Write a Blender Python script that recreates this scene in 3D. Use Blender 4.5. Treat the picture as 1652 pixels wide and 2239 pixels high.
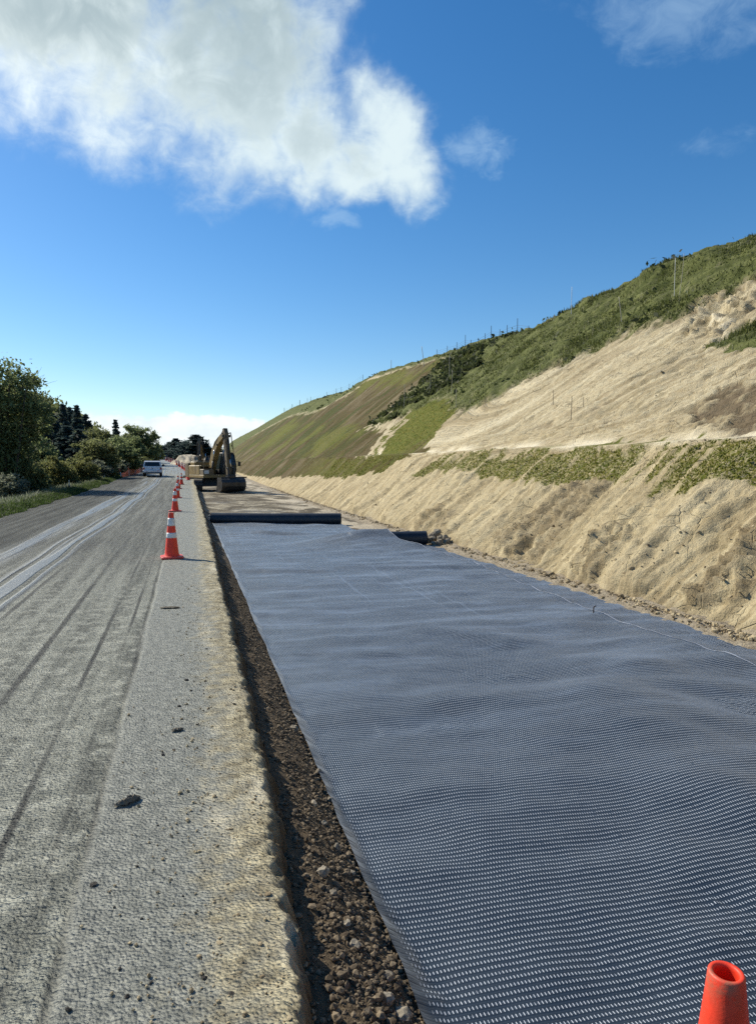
import bpy, math
import numpy as np
from mathutils import Vector, Matrix

SC = bpy.context.scene
for _o in list(bpy.data.objects):
    bpy.data.objects.remove(_o)
COL = SC.collection
R = math.radians

# ------------------------------------------------------------------ camera
cam_d = bpy.data.cameras.new('camera')
cam = bpy.data.objects.new('camera', cam_d)
COL.objects.link(cam)
cam_d.sensor_fit = 'VERTICAL'
cam_d.sensor_height = 24.0
cam_d.lens = 1500.0 / 2239.0 * 24.0
cam_d.clip_start = 0.05
cam_d.clip_end = 6000
cam.location = (0, 0, 1.75)
cam.rotation_euler = (R(90 - 3.985), 0, R(-15.47))
SC.camera = cam

# ------------------------------------------------------------------ light
SUN_EL = R(38.0)
SUN_AZ = R(-44.0)            # measured from +Y (along the road), positive to the right
sun_dir = Vector((math.sin(SUN_AZ) * math.cos(SUN_EL), math.cos(SUN_AZ) * math.cos(SUN_EL), math.sin(SUN_EL)))
sun_d = bpy.data.lights.new('sun', 'SUN')
sun_d.energy = 5.0
sun_d.angle = R(0.6)
sun_d.color = (1.0, 0.94, 0.80)
sun = bpy.data.objects.new('sun', sun_d)
sun.rotation_euler = sun_dir.to_track_quat('Z', 'Y').to_euler()
COL.objects.link(sun)
SC.view_settings.view_transform = 'Standard'
SC.view_settings.look = 'None'
SC.view_settings.gamma = 1.0
SC.view_settings.exposure = 0.25
SC.view_settings.use_curve_mapping = False
SC.cycles.max_bounces = 6
SC.cycles.diffuse_bounces = 3
SC.cycles.use_denoising = False


# ------------------------------------------------------------------ shader graph helper
class G:
    def __init__(s, nt):
        s.nt = nt
        s.N = nt.nodes
        s.L = nt.links

    def put(s, sock, v):
        if v is None:
            return
        if isinstance(v, bpy.types.NodeSocket):
            s.L.new(v, sock)
        else:
            if sock.type == 'RGBA' and len(v) == 3:
                v = (*v, 1.0)
            sock.default_value = v

    def m(s, op, a, b=None, c=None, clamp=False):
        n = s.N.new('ShaderNodeMath')
        n.operation = op
        n.use_clamp = clamp
        for i, v in enumerate((a, b, c)):
            s.put(n.inputs[i], v)
        return n.outputs[0]

    def add(s, a, b): return s.m('ADD', a, b)
    def sub(s, a, b): return s.m('SUBTRACT', a, b)
    def mul(s, a, b): return s.m('MULTIPLY', a, b)

    def vm(s, op, a, b=None):
        n = s.N.new('ShaderNodeVectorMath')
        n.operation = op
        s.put(n.inputs[0], a)
        if b is not None:
            s.put(n.inputs[1], b)
        return n.outputs[0]

    def xyz(s, v):
        n = s.N.new('ShaderNodeSeparateXYZ')
        s.put(n.inputs[0], v)
        return n.outputs[0], n.outputs[1], n.outputs[2]

    def vec(s, x, y, z=0.0):
        n = s.N.new('ShaderNodeCombineXYZ')
        for i, v in enumerate((x, y, z)):
            s.put(n.inputs[i], v)
        return n.outputs[0]

    def noise(s, v, scale, detail=3.0, rough=0.55, dist=0.0):
        n = s.N.new('ShaderNodeTexNoise')
        s.put(n.inputs['Vector'], v)
        s.put(n.inputs['Scale'], scale)
        n.inputs['Detail'].default_value = detail
        n.inputs['Roughness'].default_value = rough
        n.inputs['Distortion'].default_value = dist
        return n.outputs['Fac']

    def voro(s, v, scale, feature='F1', out='Distance', rand=1.0):
        n = s.N.new('ShaderNodeTexVoronoi')
        n.feature = feature
        s.put(n.inputs['Vector'], v)
        n.inputs['Scale'].default_value = scale
        n.inputs['Randomness'].default_value = rand
        return n.outputs[out]

    def ss(s, a, b, x):
        n = s.N.new('ShaderNodeMapRange')
        n.interpolation_type = 'SMOOTHSTEP'
        s.put(n.inputs['Value'], x)
        s.put(n.inputs['From Min'], a)
        s.put(n.inputs['From Max'], b)
        return n.outputs[0]

    def mix(s, f, a, b, mode='MIX'):
        n = s.N.new('ShaderNodeMix')
        n.data_type = 'RGBA'
        n.blend_type = mode
        s.put(n.inputs['Factor'], f)
        s.put(n.inputs['A'] if False else n.inputs[6], a)
        s.put(n.inputs[7], b)
        return n.outputs[2]

    def ramp(s, f, stops):
        n = s.N.new('ShaderNodeValToRGB')
        s.put(n.inputs[0], f)
        e = n.color_ramp.elements
        while len(e) < len(stops):
            e.new(0.5)
        for q, (p, c) in zip(e, stops):
            q.position = p
            q.color = (*c, 1.0)
        return n.outputs[0]

    def bump(s, h, strength=0.5, dist=0.02, normal=None):
        n = s.N.new('ShaderNodeBump')
        n.inputs['Strength'].default_value = strength
        n.inputs['Distance'].default_value = dist
        s.put(n.inputs['Height'], h)
        if normal is not None:
            s.put(n.inputs['Normal'], normal)
        return n.outputs[0]

    def pos(s):
        return s.N.new('ShaderNodeNewGeometry').outputs['Position']

    def objc(s):
        return s.N.new('ShaderNodeTexCoord').outputs['Object']

    def attr(s, name):
        n = s.N.new('ShaderNodeAttribute')
        n.attribute_name = name
        return n.outputs['Fac']


def material(name):
    m = bpy.data.materials.new(name)
    m.use_nodes = True
    g = G(m.node_tree)
    b = m.node_tree.nodes['Principled BSDF']
    return m, g, b


def setb(g, b, color=None, rough=None, metal=None, normal=None, spec=None):
    if color is not None:
        g.put(b.inputs['Base Color'], color)
    if rough is not None:
        g.put(b.inputs['Roughness'], rough)
    if metal is not None:
        g.put(b.inputs['Metallic'], metal)
    if normal is not None:
        g.put(b.inputs['Normal'], normal)
    if spec is not None:
        g.put(b.inputs['Specular IOR Level'], spec)


# ------------------------------------------------------------------ world: sky and clouds
def build_world():
    w = bpy.data.worlds.new('World')
    SC.world = w
    w.use_nodes = True
    g = G(w.node_tree)
    bg = w.node_tree.nodes['Background']
    sky = g.N.new('ShaderNodeTexSky')
    sky.sky_type = 'NISHITA'
    sky.sun_disc = False
    sky.sun_elevation = SUN_EL
    sky.sun_rotation = SUN_AZ
    sky.altitude = 100
    sky.air_density = 1.0
    sky.dust_density = 0.25
    sky.ozone_density = 3.2
    d = g.N.new('ShaderNodeTexCoord').outputs['Generated']
    x, y, z = g.xyz(d)
    az = g.mul(g.m('ARCTAN2', x, y), 57.2958)
    el = g.mul(g.m('ARCSINE', z), 57.2958)
    n1 = g.noise(d, 9.0, 6.0, 0.56, 0.25)
    n2 = g.noise(g.vm('ADD', d, (3.1, 1.7, 5.2)), 9.0, 5.0, 0.55, 0.25)
    n3 = g.noise(g.vm('MULTIPLY', d, (1.0, 1.0, 1.6)), 24.0, 7.0, 0.62, 0.5)
    waz = g.add(az, g.mul(g.sub(n1, 0.5), 7.0))
    wel = g.add(el, g.mul(g.sub(n2, 0.5), 5.0))

    def blob(a, e, ra, re, rot=0.0):
        da, de = g.sub(waz, a), g.sub(wel, e)
        c, s_ = math.cos(R(rot)), math.sin(R(rot))
        u = g.mul(g.add(g.mul(da, c), g.mul(de, s_)), 1.0 / ra)
        v = g.mul(g.sub(g.mul(de, c), g.mul(da, s_)), 1.0 / re)
        return g.sub(1.0, g.add(g.mul(u, u), g.mul(v, v)))
    big = None
    for a in [(-8.5, 30.8, 12.5, 8.3, -14), (3.8, 29.0, 8.8, 8.6, 0), (13.4, 22.6, 3.0, 2.6, 25), (10.2, 24.0, 3.2, 3.8, 20), (-3, 37.5, 14, 9, 0)]:
        t = blob(*a)
        big = t if big is None else g.m('SMOOTH_MAX', big, t, 0.25)
    lobe = blob(16.8, 24.8, 3.3, 5.4, 34)
    core = g.m('SMOOTH_MAX', big, lobe, 0.9)
    # strands drawn out down and to the left
    su = g.add(g.mul(az, .50), g.mul(el, .86))
    sv = g.sub(g.mul(el, .50), g.mul(az, .86))
    n5 = g.noise(g.vec(g.mul(su, .25), g.mul(sv, .33), g.mul(n1, 1.2)), 1.0, 6.0, .54, .35)
    n6 = g.noise(g.vec(g.mul(az, .20), g.mul(el, .26), 4.0), 1.0, 7.0, .58, .6)
    puff = g.add(g.mul(g.sub(n5, .5), 1.55), g.mul(g.sub(n3, .5), .95))
    core = g.add(core, puff)
    dens = g.m('POWER', g.ss(-0.72, 0.92, core), 1.45)
    w1 = g.add(blob(24.0, 23.7, 3.0, 1.7, -25), g.mul(g.sub(n3, 0.5), 2.6))
    w2 = g.add(blob(12.4, 18.9, 1.7, 0.7, -15), g.mul(g.sub(n3, 0.5), 3.4))
    w3 = g.add(g.m('MAXIMUM', blob(38.0, 30.5, 9.0, 3.4, -12), g.sub(blob(41, 22.8, 5.0, 1.5, 0), .5)), g.mul(g.sub(n3, 0.5), 2.2))
    w4 = g.add(blob(18.5, 20.2, 2.6, 1.4, -20), g.mul(g.sub(n3, 0.5), 2.2))
    wisp = g.m('MAXIMUM', g.mul(g.ss(0.0, 1.4, w1), 0.45), g.mul(g.ss(-.3, 1.7, w2), 0.42))
    wisp = g.m('MAXIMUM', wisp, g.mul(g.ss(0.0, 1.6, w3), 0.4))
    wisp = g.m('MAXIMUM', wisp, g.mul(g.ss(0.0, 1.6, w4), 0.35))
    # bank of cloud low on the horizon
    n4 = g.noise(g.vm('MULTIPLY', d, (1.0, 1.0, 1.8)), 22.0, 6.0, 0.6)
    top = g.add(3.9, g.mul(g.sub(n4, 0.5), 2.6))
    top = g.sub(top, g.mul(g.ss(2.0, 12.0, az), 1.6))
    bank = g.ss(0.16, -0.22, g.sub(el, top))
    skyc = sky.outputs['Color']
    hs = g.N.new('ShaderNodeHueSaturation')
    hs.inputs['Saturation'].default_value = 1.30
    g.put(hs.inputs['Color'], skyc)
    skyc = hs.outputs[0]
    thick = g.add(g.add(big, g.mul(g.sub(n6, 0.5), 1.7)), g.mul(g.sub(n5, .5), .7))
    thick = g.ss(0.25, 1.25, g.add(thick, g.mul(g.sub(el, 27.0), .07)))
    bright = g.ss(8.0, -14.0, az)
    white = g.mix(bright, (5.8, 6.8, 7.1), (7.4, 8.2, 8.2))
    cl = g.mix(g.mul(thick, 0.92), white, (2.9, 3.75, 4.1))
    cl = g.mix(g.mul(g.ss(0.40, 0.75, n6), 0.55), cl, white)
    c = g.mix(wisp, skyc, (3.6, 5.2, 6.8))
    c = g.mix(dens, c, cl)
    bcol = g.mix(g.ss(0.3, 0.7, n4), (6.4, 7.1, 7.6), (7.7, 8.1, 8.1))
    c = g.mix(g.mul(bank, 0.95), c, bcol)
    g.put(bg.inputs['Color'], c)
    bg.inputs['Strength'].default_value = 0.112


build_world()


# ------------------------------------------------------------------ numpy noise
def _h(ix, iy, seed):
    n = (ix.astype(np.int64) * 374761393 + iy.astype(np.int64) * 668265263 + seed * 974634777) & 0x7fffffff
    n = (n ^ (n >> 13)) * 1274126177 & 0x7fffffff
    n = (n ^ (n >> 16)) * 668265263 & 0x7fffffff
    return ((n ^ (n >> 15)) & 0xffff) / 65535.0 * 2 * np.pi


def pn(x, y, seed=0):
    x = np.asarray(x, float)
    y = np.asarray(y, float)
    x0, y0 = np.floor(x), np.floor(y)
    fx, fy = x - x0, y - y0
    u = fx * fx * fx * (fx * (fx * 6 - 15) + 10)
    v = fy * fy * fy * (fy * (fy * 6 - 15) + 10)

    def gr(ix, iy, dx, dy):
        a = _h(ix, iy, seed)
        return np.cos(a) * dx + np.sin(a) * dy
    a = gr(x0, y0, fx, fy)
    b = gr(x0 + 1, y0, fx - 1, fy)
    c = gr(x0, y0 + 1, fx, fy - 1)
    d = gr(x0 + 1, y0 + 1, fx - 1, fy - 1)
    return ((a + (b - a) * u) * (1 - v) + (c + (d - c) * u) * v) * 1.5


def fbm(x, y, seed=0, o=4, gain=0.5):
    s, a, f = 0.0, 1.0, 1.0
    for i in range(o):
        s = s + a * pn(x * f + i * 17.3, y * f - i * 9.1, seed + i * 7)
        a *= gain
        f *= 2.03
    return s


def ridged(x, y, seed=0, o=4, gain=0.5):
    s, a, f = 0.0, 1.0, 1.0
    for i in range(o):
        s = s + a * (1 - 2 * np.abs(pn(x * f + i * 11.7, y * f + i * 5.3, seed + i * 5)))
        a *= gain
        f *= 2.1
    return s


def sstep(a, b, x):
    u = np.clip((np.asarray(x, float) - a) / (b - a), 0, 1)
    return u * u * (3 - 2 * u)


# ------------------------------------------------------------------ the lie of the land (metres; X right of the road line, t along it)
def zr(t): return 2.9 * sstep(25, 190, t) - 1.2 * sstep(190, 300, t)
def bend(t): return -0.0006 * np.clip(np.asarray(t, float) - 70, 0, None) ** 2
def zbed(X, t): return -.45 - .011 * np.clip(np.asarray(X, float) - .8, 0, 8) + .62 * zr(t)


CT = np.array([-30, 10, 22, 27, 33, 39, 41, 47, 55, 66, 74, 95, 104, 131, 184, 298, 600.])
CXX = np.array([22, 21.8, 21.8, 22.2, 22.0, 21.5, 21.2, 21.9, 22.4, 23.6, 24.0, 25.6, 23.4, 24.9, 27.1, 28, 28.])
LT = np.array([-5, 1.2, 2.3, 4.4, 8.2, 15.4, 25, 50, 400.])
LX = np.array([.285, .285, .31, .38, .42, .47, .51, .55, .55])


def lipx(t):
    t = np.asarray(t, float)
    return np.interp(t, LT, LX) + .030 * fbm(t * .7, t * 0 + 3.3, 5, 2) + .014 * fbm(t * 3.1, t * 0 + 5.3, 7, 2) + .012 * fbm(t * 9, t * 0 + 7.1, 6, 3, .6) + bend(t)


def prof(t):
    t = np.asarray(t, float)
    xt = 7.05 + 0 * t
    zt = zbed(xt, t) - .05
    zb = np.maximum(2.22, zt + .35)
    xb = xt + (zb - zt) / .86
    xi = xb + .75
    zi = zb + .04
    xc = np.interp(t, CT, CXX)
    zc = zi + .8 * (xc - xi)
    return xt, zt, xb, zb, xi, zi, xc, zc


def hill_xz(t, v):
    """point on the plain cut slope: v 0..1 lower face, 1..2 upper face, beyond 2 the natural hilltop"""
    xt, zt, xb, zb, xi, zi, xc, zc = prof(t)
    lo = np.clip(v, 0, 1)
    hi = np.clip(v - 1, 0, 1)
    ex = np.clip(v - 2, 0, None)
    X = np.where(v <= 1, xt + (xb - xt) * lo, np.where(v <= 2, xi + (xc - xi) * hi, xc + ex * 10))
    Z = np.where(v <= 1, zt + (zb - zt) * lo, np.where(v <= 2, zi + (zc - zi) * hi, zc + ex * 1.2))
    return X, Z


def verge_z(X, t):
    e = -6.0 + bend(t)
    d = np.clip(e - X, 0, None)
    return zr(t) - .03 - .14 * np.minimum(d, 6) * sstep(0, 1.5, d) + .05 * sstep(0, .4, d)


# ------------------------------------------------------------------ mesh helpers
def mesh_np(name, V, F, mats, fmat=None, smooth=True, attrs=None):
    """V (n,3); F list of int arrays (k,3) or (k,4)"""
    me = bpy.data.meshes.new(name)
    V = np.asarray(V, np.float32)
    F = [np.asarray(f, np.int32) for f in F if len(f)]
    me.vertices.add(len(V))
    me.vertices.foreach_set('co', V.ravel())
    li = np.concatenate([f.ravel() for f in F])
    sz = np.concatenate([np.full(len(f), f.shape[1], np.int32) for f in F])
    st = np.concatenate([[0], np.cumsum(sz)[:-1]]).astype(np.int32)
    me.loops.add(len(li))
    me.loops.foreach_set('vertex_index', li)
    me.polygons.add(len(sz))
    me.polygons.foreach_set('loop_start', st)
    me.polygons.foreach_set('loop_total', sz)
    if fmat is not None:
        me.polygons.foreach_set('material_index', np.concatenate(fmat).astype(np.int32))
    me.polygons.foreach_set('use_smooth', np.full(len(sz), smooth, bool))
    for m in (mats if isinstance(mats, (list, tuple)) else [mats]):
        me.materials.append(m)
    for k, a in (attrs or {}).items():
        at = me.attributes.new(k, 'FLOAT', 'POINT')
        at.data.foreach_set('value', np.asarray(a, np.float32).ravel())
    me.update(calc_edges=True)
    return me


def grid_faces(nr, nc):
    i = np.arange(nr * nc).reshape(nr, nc)
    return np.stack([i[:-1, :-1], i[:-1, 1:], i[1:, 1:], i[1:, :-1]], -1).reshape(-1, 4)


def link(name, me, parent=None, loc=None):
    o = bpy.data.objects.new(name, me)
    COL.objects.link(o)
    if parent is not None:
        o.parent = parent
    if loc is not None:
        o.location = loc
    return o


def tag(o, label=None, cat=None, group=None, kind=None):
    for k, v in (('label', label), ('category', cat), ('group', group), ('kind', kind)):
        if v:
            o[k] = v
    return o


def empty(name, loc=(0, 0, 0), rz=0.0):
    o = bpy.data.objects.new(name, None)
    o.empty_display_size = 0.3
    o.location = loc
    o.rotation_euler = (0, 0, rz)
    COL.objects.link(o)
    return o


def copy_tree(o, parent=None):
    c = o.copy()
    COL.objects.link(c)
    c.parent = parent
    for ch in list(o.children):
        copy_tree(ch, c)
    return c


class MB:
    """collects solid shapes and links them as one mesh"""
    def __init__(s, M=None):
        s.V, s.F3, s.F4, s.n = [], [], [], 0
        s.M = np.eye(4) if M is None else np.array(M)

    def raw(s, V, F):
        V = np.asarray(V, float)
        V = V @ s.M[:3, :3].T + s.M[:3, 3]
        s.V.append(V)
        for f in F:
            f = np.asarray(f, int) + s.n
            (s.F3 if f.shape[1] == 3 else s.F4).append(f)
        s.n += len(V)
        return s

    def hexa(s, P):
        """8 corners: bottom four counter-clockwise, top four"""
        q = [[3, 2, 1, 0], [4, 5, 6, 7], [0, 1, 5, 4], [1, 2, 6, 5], [2, 3, 7, 6], [3, 0, 4, 7]]
        return s.raw(P, [q])

    def box(s, x0, x1, y0, y1, z0, z1, tx=0, ty=0):
        return s.hexa([(x0, y0, z0), (x1, y0, z0), (x1, y1, z0), (x0, y1, z0),
                       (x0 + tx, y0 + ty, z1), (x1 - tx, y0 + ty, z1), (x1 - tx, y1 - ty, z1), (x0 + tx, y1 - ty, z1)])

    def rbox(s, x0, x1, y0, y1, z0, z1, b=.03):
        """box with chamfered edges in plan and top"""
        pts = [(x0 + b, y0), (x1 - b, y0), (x1, y0 + b), (x1, y1 - b), (x1 - b, y1), (x0 + b, y1), (x0, y1 - b), (x0, y0 + b)]
        cx, cy = (x0 + x1) / 2, (y0 + y1) / 2
        kx, ky = 1 - 2 * b / (x1 - x0), 1 - 2 * b / (y1 - y0)
        V = []
        for z, k in ((z0, 1), (z1 - b, 1), (z1, 0)):
            for (px, py) in pts:
                V.append((px, py, z) if k else (cx + (px - cx) * kx, cy + (py - cy) * ky, z))
        F4 = []
        for r in range(2):
            for i in range(8):
                j = (i + 1) % 8
                F4.append([r * 8 + i, r * 8 + j, r * 8 + 8 + j, r * 8 + 8 + i])
        V += [(cx, cy, z0), (cx, cy, z1)]
        F3 = [[16 + i, 16 + (i + 1) % 8, 25] for i in range(8)] + [[(i + 1) % 8, i, 24] for i in range(8)]
        return s.raw(V, [F4, F3])

    def prism(s, poly, x0, x1):
        """polygon of (y,z) carried from x0 to x1 (fan capped from its middle)"""
        n = len(poly)
        V = [(x0, a, b) for a, b in poly] + [(x1, a, b) for a, b in poly]
        c = np.mean(np.array(poly), 0)
        V += [(x0, *c), (x1, *c)]
        F4 = [[i, (i + 1) % n, n + (i + 1) % n, n + i] for i in range(n)]
        F3 = [[(i + 1) % n, i, 2 * n] for i in range(n)] + [[n + i, n + (i + 1) % n, 2 * n + 1] for i in range(n)]
        return s.raw(V, [F4, F3])

    def tube(s, P, r, n=10, cap=True):
        P = np.asarray(P, float)
        r = np.broadcast_to(np.asarray(r, float), (len(P),))
        T = np.gradient(P, axis=0)
        T /= np.linalg.norm(T, axis=1)[:, None] + 1e-9
        ref = np.array([0, 0, 1.0]) if abs(T[0, 2]) < .9 else np.array([1.0, 0, 0])
        A = np.cross(T, ref)
        A /= np.linalg.norm(A, axis=1)[:, None] + 1e-9
        B = np.cross(T, A)
        a = np.arange(n) / n * 2 * np.pi
        V = (P[:, None] + r[:, None, None] * (np.cos(a)[None, :, None] * A[:, None] + np.sin(a)[None, :, None] * B[:, None])).reshape(-1, 3)
        i = np.arange(len(P) * n).reshape(len(P), n)
        j = np.roll(i, -1, 1)
        F = np.stack([i[:-1], j[:-1], j[1:], i[1:]], -1).reshape(-1, 4)
        F3 = np.zeros((0, 3), int)
        if cap:
            k = len(V)
            V = np.vstack([V, P[:1], P[-1:]])
            F3 = np.vstack([np.stack([j[0], i[0], np.full(n, k)], -1), np.stack([i[-1], j[-1], np.full(n, k + 1)], -1)])
        return s.raw(V, [F, F3] if cap else [F])

    def lathe(s, rz, n=40, c=(0, 0, 0)):
        rz = np.asarray(rz, float)
        a = np.arange(n) / n * 2 * np.pi
        V = np.stack([rz[:, :1] * np.cos(a), rz[:, :1] * np.sin(a), np.repeat(rz[:, 1:], n, 1)], -1).reshape(-1, 3) + np.array(c)
        i = np.arange(len(rz) * n).reshape(len(rz), n)
        j = np.roll(i, -1, 1)
        return s.raw(V, [np.stack([i[:-1], j[:-1], j[1:], i[1:]], -1).reshape(-1, 4)])

    def mesh(s, name, mats, smooth=False, attrs=None):
        F = []
        if s.F4:
            F.append(np.concatenate(s.F4))
        if s.F3:
            F.append(np.concatenate(s.F3))
        me = mesh_np(name, np.concatenate(s.V), F, mats, smooth=smooth, attrs=attrs)
        if smooth == 'auto':
            pass
        return me

    def build(s, name, mats, parent=None, smooth=False, loc=None):
        return link(name, s.mesh(name, mats, smooth), parent, loc)


def rng(seed): return np.random.default_rng(seed)


# ico sphere bases for stones
def ico(sub):
    p = (1 + 5 ** .5) / 2
    V = [(-1, p, 0), (1, p, 0), (-1, -p, 0), (1, -p, 0), (0, -1, p), (0, 1, p), (0, -1, -p), (0, 1, -p), (p, 0, -1), (p, 0, 1), (-p, 0, -1), (-p, 0, 1)]
    F = [(0, 11, 5), (0, 5, 1), (0, 1, 7), (0, 7, 10), (0, 10, 11), (1, 5, 9), (5, 11, 4), (11, 10, 2), (10, 7, 6), (7, 1, 8),
         (3, 9, 4), (3, 4, 2), (3, 2, 6), (3, 6, 8), (3, 8, 9), (4, 9, 5), (2, 4, 11), (6, 2, 10), (8, 6, 7), (9, 8, 1)]
    V = [np.array(v) / np.linalg.norm(v) for v in V]
    for _ in range(sub):
        mid, F2 = {}, []

        def mp(a, b):
            k = (min(a, b), max(a, b))
            if k not in mid:
                q = V[a] + V[b]
                V.append(q / np.linalg.norm(q))
                mid[k] = len(V) - 1
            return mid[k]
        for a, b, c in F:
            ab, bc, ca = mp(a, b), mp(b, c), mp(c, a)
            F2 += [(a, ab, ca), (b, bc, ab), (c, ca, bc), (ab, bc, ca)]
        F = F2
    return np.array(V), np.array(F)


ICO0, ICO1, ICO2 = ico(0), ico(1), ico(2)


def stones(P, S, seed, base=ICO0, rough=.28, flat=.7):
    """many deformed stones: P (n,3) centres, S (n,) radii -> V, F, tint"""
    r = rng(seed)
    bv, bf = base
    n = len(P)
    sc = np.stack([r.uniform(.75, 1.3, n), r.uniform(.75, 1.2, n), r.uniform(.55, 1.0, n) * flat / .7], -1)
    k = 1 + rough * r.normal(0, 1, (n, len(bv))).clip(-1.6, 1.6) * .6
    V = bv[None] * k[..., None] * sc[:, None]
    a = r.uniform(0, 2 * np.pi, n)
    c, s_ = np.cos(a)[:, None], np.sin(a)[:, None]
    tl = r.normal(0, .3, n)[:, None]
    x, y, z = V[..., 0], V[..., 1], V[..., 2]
    y, z = y * np.cos(tl) - z * np.sin(tl), y * np.sin(tl) + z * np.cos(tl)
    V = np.stack([x * c - y * s_, x * s_ + y * c, z], -1) * S[:, None, None] + P[:, None]
    F = bf[None] + (np.arange(n) * len(bv))[:, None, None]
    tint = np.repeat(r.uniform(0, 1, n), len(bv))
    return V.reshape(-1, 3), F.reshape(-1, 3), tint


# ------------------------------------------------------------------ ground materials
def mat_road():
    m, g, b = material('dusty_chip_seal')
    P = g.pos()
    x, y, z = g.xyz(P)
    lat = g.attr('lat')
    q = g.vec(lat, y, 0.0)
    streak = g.noise(g.vec(g.mul(lat, 5.0), g.mul(y, .16), 0), 1.0, 5.0, .62)
    streak2 = g.noise(g.vec(g.mul(lat, 2.2), g.mul(y, .05), 7.0), 1.0, 4.0, .6)
    fine = g.noise(q, 60.0, 4.0, .7)
    chip = g.voro(q, 70.0)
    big = g.noise(q, .9, 4.0, .6)
    mud = g.noise(q, 6.0, 5.0, .65)
    seal = g.mix(g.ss(.30, .70, streak), (.10, .102, .082), (.31, .31, .25))
    seal = g.mix(g.ss(.42, .68, mud), seal, (.40, .395, .32))
    # the far lane is cleaner dark asphalt
    lane = g.ss(-2.9, -4.2, g.add(lat, g.mul(g.sub(streak2, .5), 1.5)))
    seal = g.mix(g.mul(lane, .9), seal, g.mix(streak, (.020, .021, .020), (.065, .066, .062)))
    # dark wheel tracks
    for cx, w in ((-.47, .035), (-.62, .025), (-.85, .03), (-1.35, .05), (-2.05, .04), (-2.18, .035), (-2.72, .05), (-3.3, .05)):
        dx = g.m('ABSOLUTE', g.add(g.sub(lat, cx), g.mul(g.sub(streak2, .5), .12)))
        k = g.mul(g.ss(w, w * .3, dx), g.ss(.30, .62, g.noise(g.vec(g.mul(lat, 3), g.mul(y, .35), cx), 1.0, 3.0)))
        seal = g.mix(g.mul(k, .88), seal, (.032, .031, .027))
    glare_fade = g.mul(g.ss(7.0, 17.0, g.add(y, g.mul(g.sub(mud, .5), 6.0))), g.ss(75.0, 55.0, y))  # seal colour darkened with distance, standing in for the glare falling off
    seal = g.mix(g.mul(glare_fade, .72), seal, g.mix(g.ss(.35, .72, streak), (.045, .045, .038), (.16, .16, .135)))
    # smooth grey band beside the lip
    band = g.mul(g.ss(-.50, -.44, g.add(lat, g.mul(g.sub(big, .5), .12))), 1.0)
    grey = g.mix(g.ss(.35, .7, g.noise(q, 14.0, 5.0, .7)), (.17, .172, .145), (.33, .325, .27))
    col = g.mix(band, seal, grey)
    # wet, polished strip down the lane
    wob = g.mul(g.sub(g.noise(g.vec(0.0, g.mul(y, .10), 3.0), 1.0, 2.0), .5), .45)
    wob = g.add(wob, g.mul(g.sub(g.noise(g.vec(0.0, g.mul(y, .6), 9.0), 1.0, 3.0), .5), .06))
    ws = g.add(lat, wob)
    wet = g.m('MINIMUM', g.ss(-2.84, -2.70, ws), g.ss(-2.14, -2.26, ws))
    wet = g.mul(g.mul(wet, g.ss(3.0, 7.0, y)), g.ss(.30, .46, streak2))
    wet2 = g.mul(g.m('MINIMUM', g.ss(-3.75, -3.6, ws), g.ss(-3.0, -3.25, ws)), g.mul(g.ss(.42, .58, streak2), g.ss(10., 16., y)))
    farwet = g.mul(g.ss(62., 85., y), g.ss(.35, .55, streak))
    wet = g.m('MAXIMUM', wet, g.m('MAXIMUM', wet2, g.mul(farwet, .8)))
    wet = g.mul(wet, g.ss(.28, .42, streak))
    rutl = g.m('MINIMUM', g.ss(.035, .07, g.m('ABSOLUTE', g.add(ws, 2.32))), g.ss(.03, .07, g.m('ABSOLUTE', g.add(ws, 2.66))))
    wet = g.mul(wet, rutl)
    col = g.mix(g.mul(wet, .85), col, g.mix(streak, (.13, .14, .14), (.25, .26, .255)))
    # tan crumbly shoulder
    sh = g.ss(-.42, -.02, g.add(g.attr('lip'), g.mul(g.sub(mud, .5), .9)))
    tan = g.mix(g.ss(.36, .66, g.noise(q, 9.0, 5.0, .68)), (.21, .175, .105), (.56, .485, .31))
    pale = g.ss(.50, .72, g.noise(g.vec(g.mul(lat, 4.0), g.mul(y, 1.3), 2.0), 1.0, 4.0, .6))
    tan = g.mix(g.mul(pale, .75), tan, (.70, .63, .46))
    col = g.mix(sh, col, tan)
    # cut wall below the lip is raw brown earth
    wall = g.ss(-.01, .06, g.sub(g.attr('lip'), g.mul(g.sub(mud, .5), .12)))
    earth = g.mix(g.noise(q, 22.0, 5.0, .7), (.050, .034, .019), (.17, .12, .065))
    col = g.mix(wall, col, earth)
    spk = g.ss(.16, .05, g.voro(q, 46.0))
    col = g.mix(g.mul(spk, .35), col, (.46, .45, .40))
    dk = g.mul(g.ss(.60, .74, g.noise(q, 38.0, 3.0, .6)), .5)
    col = g.mix(dk, col, (.07, .065, .05))
    gloss = g.mix(wet, (.74, .74, .74), (.42, .42, .42))
    gl = g.N.new('ShaderNodeRGBToBW')
    g.put(gl.inputs[0], gloss)
    rough = g.add(g.sub(gl.outputs[0], g.mul(band, .12)), g.mul(sh, .3))
    lumpy = g.noise(g.vm('MULTIPLY', q, (1.0, 1.9, 1.0)), 21.0, 4.0, .6, .6)
    h = g.add(g.mul(chip, .7), g.add(g.mul(fine, 1.0), g.mul(lumpy, g.add(.55, g.mul(g.sub(1.0, band), 1.9)))))
    h = g.mul(h, g.sub(1.0, g.mul(wet, .75)))
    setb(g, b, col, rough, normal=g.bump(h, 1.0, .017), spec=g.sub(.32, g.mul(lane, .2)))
    return m


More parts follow.
